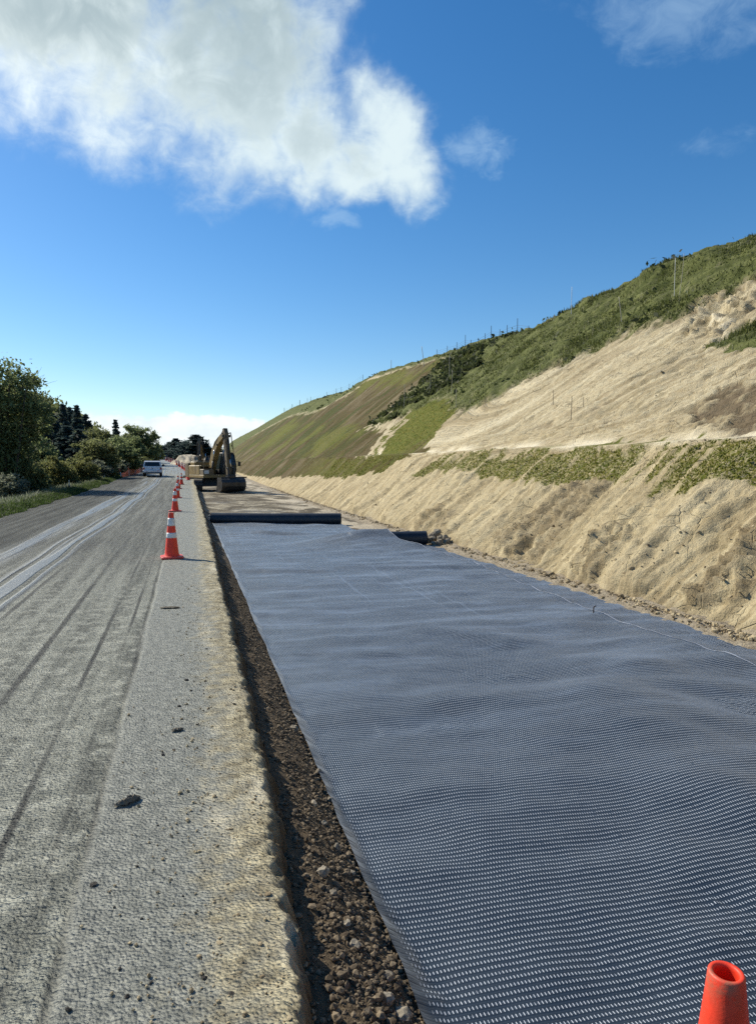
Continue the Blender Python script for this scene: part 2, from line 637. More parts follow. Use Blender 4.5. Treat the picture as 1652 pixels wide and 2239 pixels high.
def mat_bed():
    m, g, b = material('damp_excavated_earth')
    P = g.pos()
    x, y, z = g.xyz(P)
    mud = g.noise(P, 2.2, 6.0, .65)
    st = g.noise(g.vec(g.mul(x, .55), g.mul(y, .30), 0), 1.0, 6.0, .62, 1.2)
    fine = g.noise(P, 34.0, 5.0, .7)
    near = g.mix(fine, (.055, .038, .022), (.18, .13, .075))
    far = g.mix(g.ss(.40, .60, st), (.075, .058, .035), (.50, .44, .32))
    far = g.mix(g.mul(g.ss(.58, .42, mud), .8), far, (.115, .093, .058))
    far = g.mix(g.mul(g.ss(30.0, 25.5, g.add(y, g.mul(g.sub(mud, .5), 5.0))), .85), far, (.075, .056, .035))
    far = g.mix(g.mul(g.ss(.46, .60, g.noise(P, .5, 5.0, .65)), .55), far, (.10, .077, .048))
    far = g.mix(g.mul(g.mul(g.ss(4.2, 5.6, x), g.ss(.40, .55, st)), .8), far, (.56, .48, .35))
    col = g.mix(g.ss(14.0, 26.0, y), near, far)
    edge = g.ss(6.25, 6.6, g.add(x, g.mul(g.sub(mud, .5), .9)))
    col = g.mix(edge, col, g.mix(g.noise(P, 12.0, 5.0, .7), (.14, .10, .06), (.52, .44, .31)))
    damp = g.mul(g.ss(24.0, 30.0, y), g.ss(.5, .66, g.noise(P, .35, 4.0)))
    rough = g.sub(.92, g.mul(damp, .35))
    setb(g, b, col, rough, normal=g.bump(g.add(fine, g.mul(g.noise(P, 9.0, 5.0, .65), 2.0)), .9, .03), spec=.3)
    return m


def mat_hill():
    m, g, b = material('cut_slope_soil_and_seeded_grass')
    P = g.pos()
    x, y, z = g.xyz(P)
    s = g.attr('slope')
    a_gr, a_gn, a_br, a_dk = (g.attr(k) for k in ('grass', 'green', 'brown', 'dark'))
    q = g.vec(g.add(y, g.mul(s, g.attr('shear'))), s, 0.0)
    streak = g.noise(g.vm('MULTIPLY', q, (3.2, .32, 1.0)), 1.0, 6.0, .62, .4)
    streak2 = g.noise(g.vm('MULTIPLY', q, (.8, .10, 1.0)), 1.0, 5.0, .6, .5)
    swath = g.noise(g.vm('MULTIPLY', q, (.13, .07, 1.0)), 1.0, 6.0, .66, 1.4)
    lump = g.noise(P, 5.0, 6.0, .68)
    fine = g.noise(P, 26.0, 5.0, .72)
    soil = g.mix(g.ss(.36, .64, streak), (.33, .27, .165), (.56, .48, .315))
    soil = g.mix(g.mul(g.ss(.42, .62, g.noise(P, 16.0, 5.0, .78)), .26), soil, (.31, .235, .125))
    soil = g.mix(g.mul(g.ss(.48, .70, streak2), .75), soil, (.68, .595, .41))
    soil = g.mix(g.mul(g.ss(.56, .40, lump), .28), soil, (.30, .22, .115))
    big = g.noise(g.vm('MULTIPLY', q, (.55, .30, 1.0)), 1.0, 5.0, .68, .8)
    soil = g.mix(g.mul(g.ss(.52, .70, big), .55), soil, (.27, .205, .12))
    warm = g.ss(7.0, 3.0, g.add(s, g.mul(g.sub(streak2, .5), 3.0)))
    soil = g.mix(g.mul(warm, .62), soil, g.mix(g.ss(.38, .64, streak), (.34, .265, .145), (.53, .43, .25)))
    soil = g.mix(g.mul(g.attr('pale'), .8), soil, (.80, .71, .52))  # sunlit rim of the bench painted into the soil colour; also pale scarp soil
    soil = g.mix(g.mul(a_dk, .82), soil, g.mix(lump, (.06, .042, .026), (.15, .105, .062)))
    brown = g.mix(g.ss(.35, .65, streak), (.064, .045, .011), (.098, .070, .021))
    pale = g.mix(g.ss(.52, .75, streak2), brown, (.20, .16, .09))
    green = g.mix(g.ss(.32, .68, fine), (.055, .072, .006), (.125, .145, .016))
    green = g.mix(g.ss(.40, .66, lump), green, (.17, .15, .028))
    gt = g.noise(P, 1.1, 6.0, .65)
    gcol = g.mix(g.ss(.36, .66, gt), (.060, .072, .016), (.14, .15, .048))
    gcol = g.mix(g.mul(g.ss(.52, .70, g.noise(P, 2.6, 5.0, .7)), .55), gcol, (.19, .175, .10))
    pale = g.mix(g.mul(g.ss(.52, .66, swath), .55), pale, g.mix(streak2, (.13, .10, .052), (.27, .22, .135)))
    pale = g.mix(g.mul(g.ss(.54, .42, swath), .85), pale, g.mix(streak, (.038, .050, .006), (.068, .078, .011)))
    col = g.mix(a_br, soil, pale)
    speck = g.ss(.36, .56, g.noise(P, 15.0, 4.0, .75))
    lowdown = g.ss(5.2, 4.2, s)
    col = g.mix(g.mul(a_gn, g.sub(1.0, g.mul(g.mul(g.sub(1.0, speck), lowdown), .9))), col, green)
    col = g.mix(a_gr, col, gcol)
    h = g.add(g.mul(streak, 1.5), g.add(g.mul(lump, 1.5), g.mul(fine, 1.1)))
    crack = g.voro(g.vm('ADD', P, g.vm('MULTIPLY', g.N.new('ShaderNodeTexNoise').outputs['Color'], (.5, .5, .5))), 2.2, 'DISTANCE_TO_EDGE')
    h = g.sub(h, g.mul(g.ss(.03, .0, crack), g.mul(g.ss(.5, .62, g.noise(P, .8, 4.0)), .9)))
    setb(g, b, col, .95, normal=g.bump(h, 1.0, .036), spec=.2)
    return m


def mat_grassground():
    m, g, b = material('verge_turf')
    P = g.pos()
    n = g.noise(P, 1.6, 6.0, .7)
    f = g.noise(P, 30.0, 4.0, .7)
    col = g.mix(g.ss(.3, .7, n), (.025, .040, .010), (.075, .085, .03))
    setb(g, b, g.mix(g.mul(f, .5), col, (.10, .10, .045)), .95, normal=g.bump(f, .8, .05), spec=.2)
    return m


M_ROAD, M_BED, M_HILL, M_TURF = mat_road(), mat_bed(), mat_hill(), mat_grassground()


# ------------------------------------------------------------------ ground, road, excavation
def geo_steps(a, b, k, mn):
    t = [a]
    while t[-1] < b:
        t.append(t[-1] + max(mn, (max(t[-1], 0.0)) * k))
    return np.array(t)


def build_ground():
    n = 40
    u = np.linspace(-1, 1, n)
    X = np.sign(u) * np.abs(u) ** 3 * 3000
    Y = np.sign(u) * np.abs(u) ** 3 * 3000
    XX, YY = np.meshgrid(X, Y)
    Z = -2.6 + .5 * fbm(XX / 90, YY / 90, 3, 3) * sstep(60, 200, np.hypot(XX, YY))
    o = link('ground', mesh_np('ground', np.stack([XX, YY, Z], -1).reshape(-1, 3), [grid_faces(n, n)], M_TURF))
    tag(o, kind='structure')


def build_road():
    t = np.concatenate([np.arange(-3, .9, .3), geo_steps(.9, 330, .0062, .012)])
    off = np.concatenate([np.array([-6.35]) - .0, np.linspace(-6.3, -2.6, 60), np.linspace(-2.58, -.9, 90), np.linspace(-.885, .15, 80), np.linspace(.163, .72, 46)])
    T, U = np.meshgrid(t, off, indexing='ij')
    # lateral coordinate: left of -0.9 tied to the bend, near the lip tied to the lip line
    L = lipx(T)
    lip0 = L - bend(T)
    w = sstep(-1.2, .0, U)
    X = U + bend(T) + (lip0 - .30) * w
    dl = X - L                       # distance past the lip
    d = np.clip(dl + .05, 0, None)
    z = zr(T)
    fade = sstep(60, 12, T)
    lat = X - bend(T)
    drop = (zbed(X, T) - .16 - z)
    z = z + drop * sstep(-.02, .27, dl + .030 * fbm(X * 12, T * 12, 31, 4, .6))
    z += .012 * np.exp(-((dl + .16) / .13) ** 2) * (.6 + .3 * fbm(X * 5, T * 3, 9, 3))
    rough = np.where(lat < -.47, 1.0, .30) + .9 * sstep(-.25, .1, dl)
    wetm = sstep(-2.9, -2.7, lat) * sstep(-2.0, -2.3, lat) * sstep(3, 7, T)
    rough = rough * (1 - .8 * wetm) * (1 - .6 * sstep(-3, -4, lat))
    z += fade * rough * (.0055 * fbm(X * 16, T * 16, 1, 3, .6) + .004 * pn(X * 55, T * 55, 2) + .006 * fbm(X * 7, T * .9, 4, 3))
    z += fade * sstep(-.02, .15, dl) * .018 * fbm(X * 14, T * 14, 8, 4, .6)
    z -= .010 * np.exp(-((lat + .47 + .03 * fbm(T * .8, T * 0, 6, 2)) / .02) ** 2) * fade
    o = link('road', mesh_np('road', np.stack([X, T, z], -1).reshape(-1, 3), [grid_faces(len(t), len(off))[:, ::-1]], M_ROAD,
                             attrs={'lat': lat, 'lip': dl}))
    tag(o, kind='structure')


def bed_surface(X, T):
    fade = sstep(70, 15, T)
    return zbed(X, T) + fade * .030 * fbm(X * 1.1, T * 1.1, 21, 4) * sstep(20, 26, T) + fade * .012 * fbm(X * 7, T * 7, 22, 4, .6)


def build_bed():
    t = np.concatenate([np.arange(-3, .9, .3), geo_steps(.9, 330, .010, .02)])
    off = np.concatenate([np.linspace(.35, 1.0, 44), np.linspace(1.1, 6.1, 50), np.linspace(6.14, 7.6, 50)])
    T, U = np.meshgrid(t, off, indexing='ij')
    X = U + bend(T) * sstep(1.0, .4, U) * .6
    Z = bed_surface(X, T) + .30 * sstep(1.04, .42, X)
    Z += sstep(6.3, 6.9, X) * sstep(60, 20, T) * (.05 + .05 * fbm(X * 4, T * 4, 23, 4, .6))
    o = link('excavated_ground', mesh_np('excavated_ground', np.stack([X, T, Z], -1).reshape(-1, 3), [grid_faces(len(t), len(off))[:, ::-1]], M_BED))
    tag(o, kind='structure')


def build_verge():
    t = np.concatenate([np.arange(-6, 6, 1.0), geo_steps(6, 600, .02, .2)])
    off = np.concatenate([np.linspace(0, -3, 30), np.linspace(-3.2, -14, 30), -14 - np.geomspace(1, 400, 30)])
    T, U = np.meshgrid(t, off, indexing='ij')
    wob = .25 * fbm(T * .35, T * 0 + 8, 41, 4)
    X = -5.95 + U + bend(T) + wob * sstep(-4, 0, U)
    Z = verge_z(X, T) + .025 + sstep(0, -.5, U) * (.06 + .07 * fbm(X * 1.2, T * .9, 42, 4))
    Z = np.where(U == 0, zr(T) - .05, Z)
    Z -= 3.5 * sstep(-30, -200, U)
    o = link('verge', mesh_np('verge', np.stack([X, T, Z], -1).reshape(-1, 3), [grid_faces(len(t), len(off))], M_TURF))
    tag(o, kind='structure')


def in_poly(px, py, poly):
    poly = np.array(poly, float)
    c = np.zeros(px.shape, bool)
    n = len(poly)
    for i in range(n):
        x0, y0 = poly[i]
        x1, y1 = poly[(i + 1) % n]
        if y0 == y1:
            continue
        cond = ((y0 > py) != (y1 > py)) & (px < (x1 - x0) * (py - y0) / (y1 - y0) + x0)
        c ^= cond
    return c


# outlines of the patches on the slope: (metres along the road, height code v of hill_xz)
POLY = dict(
    scarp=[(20.8, 1.59), (19.5, 1.61), (18.9, 1.65), (15.5, 1.75), (14.0, 1.6), (16.6, 1.46), (17.2, 1.43), (16.9, 1.36), (19.0, 1.42), (20.2, 1.51)],
    wedge=[(17.2, 1.355), (14.9, 1.29), (11.5, 1.30), (12, 1.62), (16.3, 1.44), (16.9, 1.42)],
    green=[(40.8, .98), (44.8, 1.27), (44.9, 1.38), (40.4, 1.44), (34.3, 1.26), (33.8, 1.15), (30.4, .96)],
    strip=[(39.9, .98), (42.5, 1.13), (44.4, 1.30), (43.2, 1.28), (41.4, 1.11), (38.4, .97)],
    dark=[(55.0, 1.29), (53.7, 1.43), (54.6, 1.62), (53.3, 1.76), (51.3, 1.9), (46.2, 1.91), (41.2, 1.71), (43.3, 1.5), (46.5, 1.4), (47.6, 1.28)],
    olive=[(330, .9), (260, 1.35), (195, 1.54), (150, 1.75), (115, 1.70), (94, 1.72), (92.2, 1.9), (70.3, 1.93), (53.1, 1.95), (53.6, 1.75), (54.5, 1.44), (55, 1.27), (46, 1.2), (41, .97)],
    lowR=[(28.0, .66), (26.7, .95), (21.3, .99), (18.3, .99), (15.2, 1.0), (9.0, .98), (6, .95), (6, .62), (9.7, .72), (10.5, .70), (10.7, .57), (11.5, .54), (12.4, .71), (13.4, .66), (15.3, .7), (17.6, .67), (23.1, .71)],
    lowL=[(330, .99), (118, .95), (56.6, .97), (30.3, .97), (32.7, .87), (33.4, .71), (38.6, .57), (46.4, .54), (55.9, .4), (89.5, .11), (330, .1)],
    darkpatch=[(14.5, 1.08), (14.2, 1.14), (12.8, 1.15), (9.0, 1.14), (9.0, 1.02), (11.6, 1.015), (13.1, 1.025)],
    patch2=[(20.5, 1.11), (21.8, 1.08), (23.5, 1.08), (22.8, 1.11)],
    ledge=[(14.6, 1.16), (13.5, 1.26), (10, 1.34), (9, 1.2), (12.5, 1.17)],
    rocky=[(15.6, .12), (15.8, .4), (15.3, .65), (14.0, .74), (13.6, .52), (13.4, .17), (13.5, .02), (14.8, .04)],
    rocky2=[(12.1, .06), (12.0, .29), (11.6, .4), (11.2, .38), (11.2, .17), (10.9, .01), (11.6, .03)],
    rocky3=[(8.7, .10), (8.9, .36), (8.9, .55), (8.2, .31), (7.9, .10)],
    rocky4=[(22, .02), (21.5, .25), (20, .32), (19, .15), (18, .02)],
)
GB_T = np.array([8, 12, 15, 18.9, 19.5, 20.5, 23.7, 25.2, 28.9, 31.1, 33, 34.3, 40.4, 44.9, 46.5, 50, 54, 56, 92, 95, 115, 150, 195, 330.])
GB_V = np.array([1.95, 1.82, 1.73, 1.64, 1.61, 1.53, 1.51, 1.45, 1.39, 1.31, 1.24, 1.25, 1.43, 1.37, 1.32, 1.28, 1.7, 1.96, 1.95, 1.75, 1.72, 1.77, 1.56, 1.0])


def hill_fields(T, Vv):
    """patch weights at hill coordinates"""
    S = np.where(Vv < 1, Vv * 4, 4 + (Vv - 1) * 14)
    wt = .035 * fbm(T * .9, S * .45, 51, 4, .6)
    dt = T * (1 + .018 * fbm(T * .6, S * .6, 52, 4, .6))
    v = Vv + wt * np.where(Vv < 1, 1.9, 1.0)
    st = fbm(T * 1.9, S * .28, 53, 4, .6)
    logt = np.log(np.clip(dt, 1, None))

    def P(n): return in_poly(logt, v, [(math.log(a), b) for a, b in POLY[n]]).astype(float)
    gb = np.interp(T, GB_T, GB_V)
    grass = sstep(-.030, .028, v - gb + .02 * fbm(T * 3.1, S * 2.4, 57, 3, .7))
    grass *= 1 - .9 * P('scarp') * (sstep(.9, -.2, st))
    wedge = P('wedge')
    dark_shrub = P('dark')
    grass = np.clip(np.maximum(grass, np.maximum(wedge, dark_shrub * sstep(-.8, -.1, st))), 0, 1)
    green = P('green') * (1 - .0 * T)
    gfade = sstep(1.0, 1.12, v + .12 * st) * 1.0
    green *= np.where(T < 36.0, np.maximum(gfade, sstep(31.5, 37, T)), 1)
    strip = P('strip')
    lowR = P('lowR') * sstep(-.15, .25, st + 1.1 * fbm(T * .35, S * .3, 58, 3) + .24 + .5 * sstep(.95, .75, Vv) * sstep(.5, .75, Vv))
    lowL = P('lowL')
    olive = P('olive')
    green = np.maximum(green * (1 - strip), lowR)
    green = np.maximum(green, lowL * sstep(62, 44, T) * sstep(-.5, .3, st + .3))
    green = np.maximum(green, olive * sstep(.10, .55, fbm(T * .12, S * .22, 54, 3) + .25 * st) * .75)
    green = np.maximum(green, olive * .9 * np.exp(-((np.log(np.clip(T, 1, None)) - math.log(120)) / .10) ** 2) * sstep(1.1, 1.25, v) * sstep(1.6, 1.5, v))
    brown = np.clip(np.maximum(np.maximum(olive, lowL), P('green')) * (1 - strip), 0, 1)
    dark = np.maximum.reduce([P('darkpatch') * sstep(-.75, .25, fbm(T * 1.6, S * 1.5, 56, 4, .6)), P('patch2') * .5, P('ledge') * sstep(-.2, .4, st) * .6])
    rock = np.maximum.reduce([P('rocky') * .8, P('rocky2') * .8, P('rocky3') * 1.0, P('rocky4') * .7])
    dark = np.maximum(dark, rock * .55 * sstep(-.3, .4, st + .3))
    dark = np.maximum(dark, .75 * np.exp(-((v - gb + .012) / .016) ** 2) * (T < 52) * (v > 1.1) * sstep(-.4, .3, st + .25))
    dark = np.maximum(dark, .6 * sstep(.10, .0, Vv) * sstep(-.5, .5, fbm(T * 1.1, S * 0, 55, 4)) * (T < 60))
    return grass, green, brown, dark, rock, P('scarp')


def hill_surface(T, Vv, detail=True):
    X, Z = hill_xz(T, Vv)
    grass, green, brown, dark, rock, scarp = hill_fields(T, Vv)
    xt, zt, xb, zb, xi, zi, xc, zc = prof(T)
    S = np.where(Vv < 1, Vv * np.hypot(xb - xt, zb - zt), np.hypot(xb - xt, zb - zt) + .75 + (Vv - 1) * np.hypot(xc - xi, zc - zi))
    up = sstep(.9, 1.1, Vv)
    shear = .95 * up * sstep(36, 26, T)
    q = T + shear * S
    fade = .35 + .65 * sstep(160, 30, T)
    near = sstep(75, 18, T)
    h = .16 * fbm(T * .16, S * .22, 61, 3) * fade                         # broad undulation
    h = h + (.10 - .055 * up) * fbm(q * .75 + .35 * fbm(T * .5, S * .4, 75, 2), S * .14, 62, 4, .55) * fade                 # washed runs down the fall line
    h = h + (.050 - .018 * up) * ridged(q * 1.7 + .5 * fbm(T * .8, S * .8, 76, 2), S * .22, 63, 3, .55) * fade * (1 - .6 * grass)
    cl = near * (1 - .5 * grass) * (1 - .55 * np.maximum(green, brown))
    h = h + cl * (.027 * fbm(T * 2.0, S * 2.0, 64, 5, .66) + .030 * ridged(T * 6.0, S * 4.6, 65, 3, .6) - .05 * np.clip(ridged(T * .9 + .4 * S, S * .8 - .2 * T, 77, 3, .6) - 1.05, 0, 1))
    h = h - near * (1 - grass) * (1 - .7 * np.maximum(green, brown)) * .075 * np.clip(ridged(q * 1.15 + .6 * fbm(T * .5, S * .7, 73, 3), S * .20, 74, 3, .55) - .95, 0, 1)
    # slumps and broken ground
    h = h - rock * (.05 + .12 * np.abs(fbm(T * 1.5, S * 1.2, 66, 4, .62))) + rock * .12 * ridged(T * 2.6, S * 2.2, 67, 4, .6)
    h = h + scarp * (-.35 + .25 * ridged(T * .9, S * 1.1, 68, 4, .6))
    h = h - dark * .10 * (Vv > 1)
    lobe = sstep(.55, .0, Vv) * np.clip(fbm(T * .42, S * .1, 69, 2), -.2, 1) * near
    h = h + .30 * lobe * sstep(0, .10, Vv)
    h = h + grass * near * (.15 * fbm(T * .8, S * .9, 70, 4, .55) + .12 * sstep(-.03, .05, Vv - np.interp(T, GB_T, GB_V)))
    h = h + grass * (.10 + .2 * fbm(T * .35, S * .35, 72, 4, .6)) * sstep(1.7, 2.0, Vv)
    h = h + .30 * np.exp(-((Vv - 1.93) / .05) ** 2) * sstep(130, 20, T) * fbm(T * .3, T * 0, 71, 4, .6)
    # terracettes in the dark scrubby part
    h = h * np.clip(.15 + Vv * 14, 0, 1)
    led = np.exp(-((Vv - 1.0) / .02) ** 2) * sstep(150, 50, T)
    h = h * (1 - .75 * led) + .05 * led
    X2 = X - .64 * h
    Z2 = Z + .77 * h
    # round the crest
    r = np.exp(-((Vv - 2.0) / .055) ** 2)
    Z2 = Z2 - .32 * r
    return X2, Z2, S, shear, grass, green, brown, dark, led * sstep(-.5, .3, fbm(T * .5, S * 0, 78, 3)) + .7 * scarp * sstep(.2, .8, fbm(T, S, 79, 3))  # last value: painted-on bright bench rim, and pale soil of the scarp


def build_hill():
    t = np.concatenate([np.arange(-25, 4.5, .5), np.arange(4.5, 9, .07), geo_steps(9, 420, .0052, .052)])
    v = np.concatenate([np.linspace(-.06, .99, 96), np.linspace(.995, 1.012, 4), np.linspace(1.02, 2.06, 250), 2.06 + np.geomspace(.01, 30, 34)])
    T, Vv = np.meshgrid(t, v, indexing='ij')
    X, Z, S, sh, gr, gn, br, dk, pl = hill_surface(T, Vv)
    X = np.where(Vv < 0, 7.05 + Vv * 5, X)
    Z = np.where(Vv < 0, zbed(7.05, T) - .1 + Vv * 2, Z)
    o = link('hill', mesh_np('hill', np.stack([X, T, Z], -1).reshape(-1, 3), [grid_faces(len(t), len(v))[:, ::-1]], M_HILL,
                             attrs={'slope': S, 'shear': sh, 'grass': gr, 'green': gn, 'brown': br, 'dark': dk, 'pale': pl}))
    tag(o, kind='structure')


build_ground()
build_road()
build_bed()
build_verge()
build_hill()


# ------------------------------------------------------------------ woven ground mat (geogrid) in two widths, and its rolls
def mat_geogrid():
    m, g, b = material('woven_geogrid')
    uv = g.vec(g.attr('ux'), g.attr('uy'), 0.0)
    ux, uy = g.attr('ux'), g.attr('uy')
    wob = g.noise(g.vec(g.mul(ux, 1.2), g.mul(uy, 1.2), 0), 1.0, 3.0)
    # ribs across the width: one period 32 mm, dashes 11.5 mm apart
    fy = g.m('FRACT', g.mul(uy, 1 / .037))
    fx = g.m('FRACT', g.mul(ux, 1 / .0168))
    jit = g.noise(g.vec(g.mul(ux, 59.5), g.mul(uy, 27.0), 0), 1.0, 1.0)
    dash = g.mul(g.m('MINIMUM', g.ss(.05, .10, fy), g.ss(.54, .47, fy)), g.m('MINIMUM', g.ss(.22, .28, fx), g.ss(.47, .41, fx)))
    dash = g.mul(dash, g.ss(.15, .42, jit))
    dash = g.mul(dash, g.ss(.87, .89, ux))
    cross = g.m('MINIMUM', g.ss(.26, .30, fy), g.ss(.38, .34, fy))
    rib = g.m('ABSOLUTE', g.m('SINE', g.mul(fy, math.pi * 3)))
    ribm = g.ss(.56, .62, fy)
    rung = g.mul(g.m('MINIMUM', g.ss(.20, .24, fy), g.ss(.36, .32, fy)), .4)
    sheen_noise = g.noise(g.vec(g.mul(ux, .5), g.mul(uy, 2.2), 0), 1.0, 6.0, .65)
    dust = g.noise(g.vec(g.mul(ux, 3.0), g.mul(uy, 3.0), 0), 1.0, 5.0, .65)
    dark = g.mix(g.ss(.3, .7, dust), (.005, .012, .022), (.014, .026, .042))
    col = g.mix(g.mul(ribm, .8), dark, (.012, .022, .037))
    col = g.mix(rung, col, (.10, .12, .15))
    white = g.mix(jit, (.50, .55, .62), (.86, .88, .90))
    col = g.mix(dash, col, white)
    line = g.ss(.012, .004, g.m('ABSOLUTE', g.sub(g.add(ux, g.mul(g.sub(sheen_noise, .5), .25)), .55)))
    line = g.mul(line, g.mul(g.ss(8.5, 9.5, uy), g.ss(.45, .55, sheen_noise)))
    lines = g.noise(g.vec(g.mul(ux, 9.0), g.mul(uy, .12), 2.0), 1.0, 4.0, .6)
    dusty = g.add(g.mul(g.mul(g.ss(.44, .74, sheen_noise), g.ss(2.5, 9.0, uy)), .36), g.mul(g.mul(g.ss(.60, .68, lines), g.ss(6.0, 11.0, uy)), .16))  # sky reflection painted in as blue-grey patches away from the camera, plus lengthwise lines
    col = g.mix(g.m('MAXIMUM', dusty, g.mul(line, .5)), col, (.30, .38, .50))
    h = g.add(g.mul(ribm, rib), g.mul(dash, .7))
    setb(g, b, col, g.add(.38, g.mul(dust, .22)), normal=g.bump(h, .30, .003), spec=.55)
    b.inputs['Sheen Weight'].default_value = .38
    b.inputs['Sheen Roughness'].default_value = .3
    b.inputs['Sheen Tint'].default_value = (.75, .85, 1, 1)
    return m


def mat_plain(name, col, rough=.6, metal=0.0, spec=.5, var=.25, scale=8.0, bump=0.0, dirt=None, dirt_amt=.5):
    m, g, b = material(name)
    o = g.objc()
    n = g.noise(o, scale, 5.0, .62)
    lo = tuple(c * (1 - var) for c in col)
    hi = tuple(min(1, c * (1 + var)) for c in col)
    c = g.mix(g.ss(.3, .7, n), lo, hi)
    if dirt:
        c = g.mix(g.mul(g.ss(.48, .68, g.noise(o, scale * .45, 6.0, .7)), dirt_amt), c, dirt)
    nm = g.bump(g.noise(o, scale * 6, 4.0, .65), bump, .01) if bump else None
    setb(g, b, c, g.add(rough, g.mul(g.sub(n, .5), .2)), metal, nm, spec)
    return m


M_GRID = mat_geogrid()
M_ROLL = mat_plain('rolled_geogrid', (.014, .021, .031), .48, var=.25, scale=5, spec=.5, bump=.25)
M_SELV = mat_plain('pale_selvedge', (.44, .48, .55), .7, var=.3, scale=3)
M_RAG = mat_plain('torn_white_liner', (.55, .57, .60), .8, var=.3)

EDGE_T = np.array([-2, 2, 6, 7, 10.5, 13, 15.1, 16.5, 17.3, 18.5, 20, 25.5])
EDGE_X = np.array([5.95, 5.93, 5.87, 5.79, 5.90, 6.06, 6.08, 5.78, 5.36, 5.09, 5.30, 5.42])
ROLL2_T = 17.95


def waves(X, T):
    """the slack in the mat"""
    w = .024 * fbm(X * .35, T * 1.15, 81, 3, .5) + .017 * fbm(X * .75 + T * .35, T * .8 - X * .3, 82, 3, .5)
    fold = np.clip(fbm(X * .22 + 3, T * 1.0 + X * .18, 83, 2, .5), 0, 1) ** 2
    w = w + .115 * fold * (.35 + .65 * sstep(9, 13, T))
    w = w + .105 * np.clip(fbm(X * .40 - T * .22, T * .52 + X * .20, 84, 2), -.25, 1) * sstep(1.2, 2.8, X) * sstep(10, 6, T)
    w = w + .05 * np.clip(ridged(X * .30 + .25 * T, T * .42 - X * .12, 89, 2) - .95, 0, 1) * sstep(5, 8, T)
    w = w + .006 * fbm(X * 1.9, T * 2.3, 85, 3, .55)
    return w


def sheet_left(t): return .825 + .02 * fbm(np.asarray(t) * .7, np.asarray(t) * 0, 86, 3)


def tent(X, T):
    """lift where the mat runs up over the roll beneath it"""
    tc = ROLL2_T + .10 * (5.4 - X)
    a = sstep(2.3, 4.7, X)
    d = T - tc
    pr = np.where(d < 0, np.clip(1 + d / 2.6, 0, 1) ** 1.9, np.clip(1 - d / 2.2, 0, 1) ** 1.2)
    pr = np.where(np.abs(d) < .15, 1.0, pr)
    return .415 * a * pr


def bed_full(X, T):
    return bed_surface(X, T) + .30 * sstep(1.04, .42, X)


def mat_z(X, T, top=True):
    base = zbed(X, T)
    zz = base + .052 + waves(X, T) + (tent(X, T) if top else 0)
    return np.maximum(zz, bed_full(X, T) + .022)


def build_mats():
    t = geo_steps(.6, 25.1, .0085, .022)
    v = np.linspace(0, 1, 190)
    T, Vv = np.meshgrid(t, v, indexing='ij')
    L = sheet_left(T)
    Rr = np.interp(T, EDGE_T, EDGE_X)
    X = L + (Rr - L) * Vv
    end = .16 * (X - .8)                      # the roll lies slightly askew
    T2 = np.minimum(T, 25.35 - end)
    Z = mat_z(X, T2) + .006
    me = mesh_np('geogrid_mat', np.stack([X, T2, Z], -1).reshape(-1, 3), [grid_faces(len(t), len(v))[:, ::-1]], M_GRID, attrs={'ux': X, 'uy': T})
    o = link('geogrid_mat', me)
    tag(o, 'wide blue grey woven geogrid mat unrolled over the excavated ground', 'ground mat')
    # pale selvedge along its free edge
    ts = np.linspace(.8, 25.0, 400)
    e = np.interp(ts, EDGE_T, EDGE_X)
    w = .022 + .010 * np.clip(fbm(ts * 2.0, ts * 0, 88, 3), -1, 1)
    cols = []
    for k in (-1.0, 1.0):
        xx = e + k * w * .5 - .012
        tt = np.minimum(ts, 25.35 - .16 * (xx - .8))
        cols.append(np.stack([xx, tt, mat_z(xx, tt) + .013], -1))
    cols.append(np.stack([e + w * .5 - .012, np.minimum(ts, 25.35 - .16 * (e - .8)), mat_z(e, ts) + .003], -1))
    V = np.stack(cols, 1).reshape(-1, 3)
    link('selvedge', mesh_np('selvedge', V, [grid_faces(len(ts), 3)[:, ::-1]], M_SELV), o)
    # the second width, underneath and showing along the toe of the slope
    t = geo_steps(.6, ROLL2_T - .05, .011, .03)
    v = np.linspace(0, 1, 120)
    T, Vv = np.meshgrid(t, v, indexing='ij')
    Rr = 6.62 + .07 * fbm(T * .5, T * 0, 87, 3) - .26 * sstep(11, 17, T)
    X = 4.6 + (Rr - 4.6) * Vv
    Z = mat_z(X, T, False) - .034
    Z = np.maximum(Z, bed_surface(X, T) + .02)
    me = mesh_np('geogrid_mat', np.stack([X, T, Z], -1).reshape(-1, 3), [grid_faces(len(t), len(v))[:, ::-1]], M_GRID, attrs={'ux': X, 'uy': T})
    o = link('geogrid_mat', me)
    tag(o, 'narrow exposed strip of geogrid mat lapped under the wide one along the slope toe', 'ground mat')


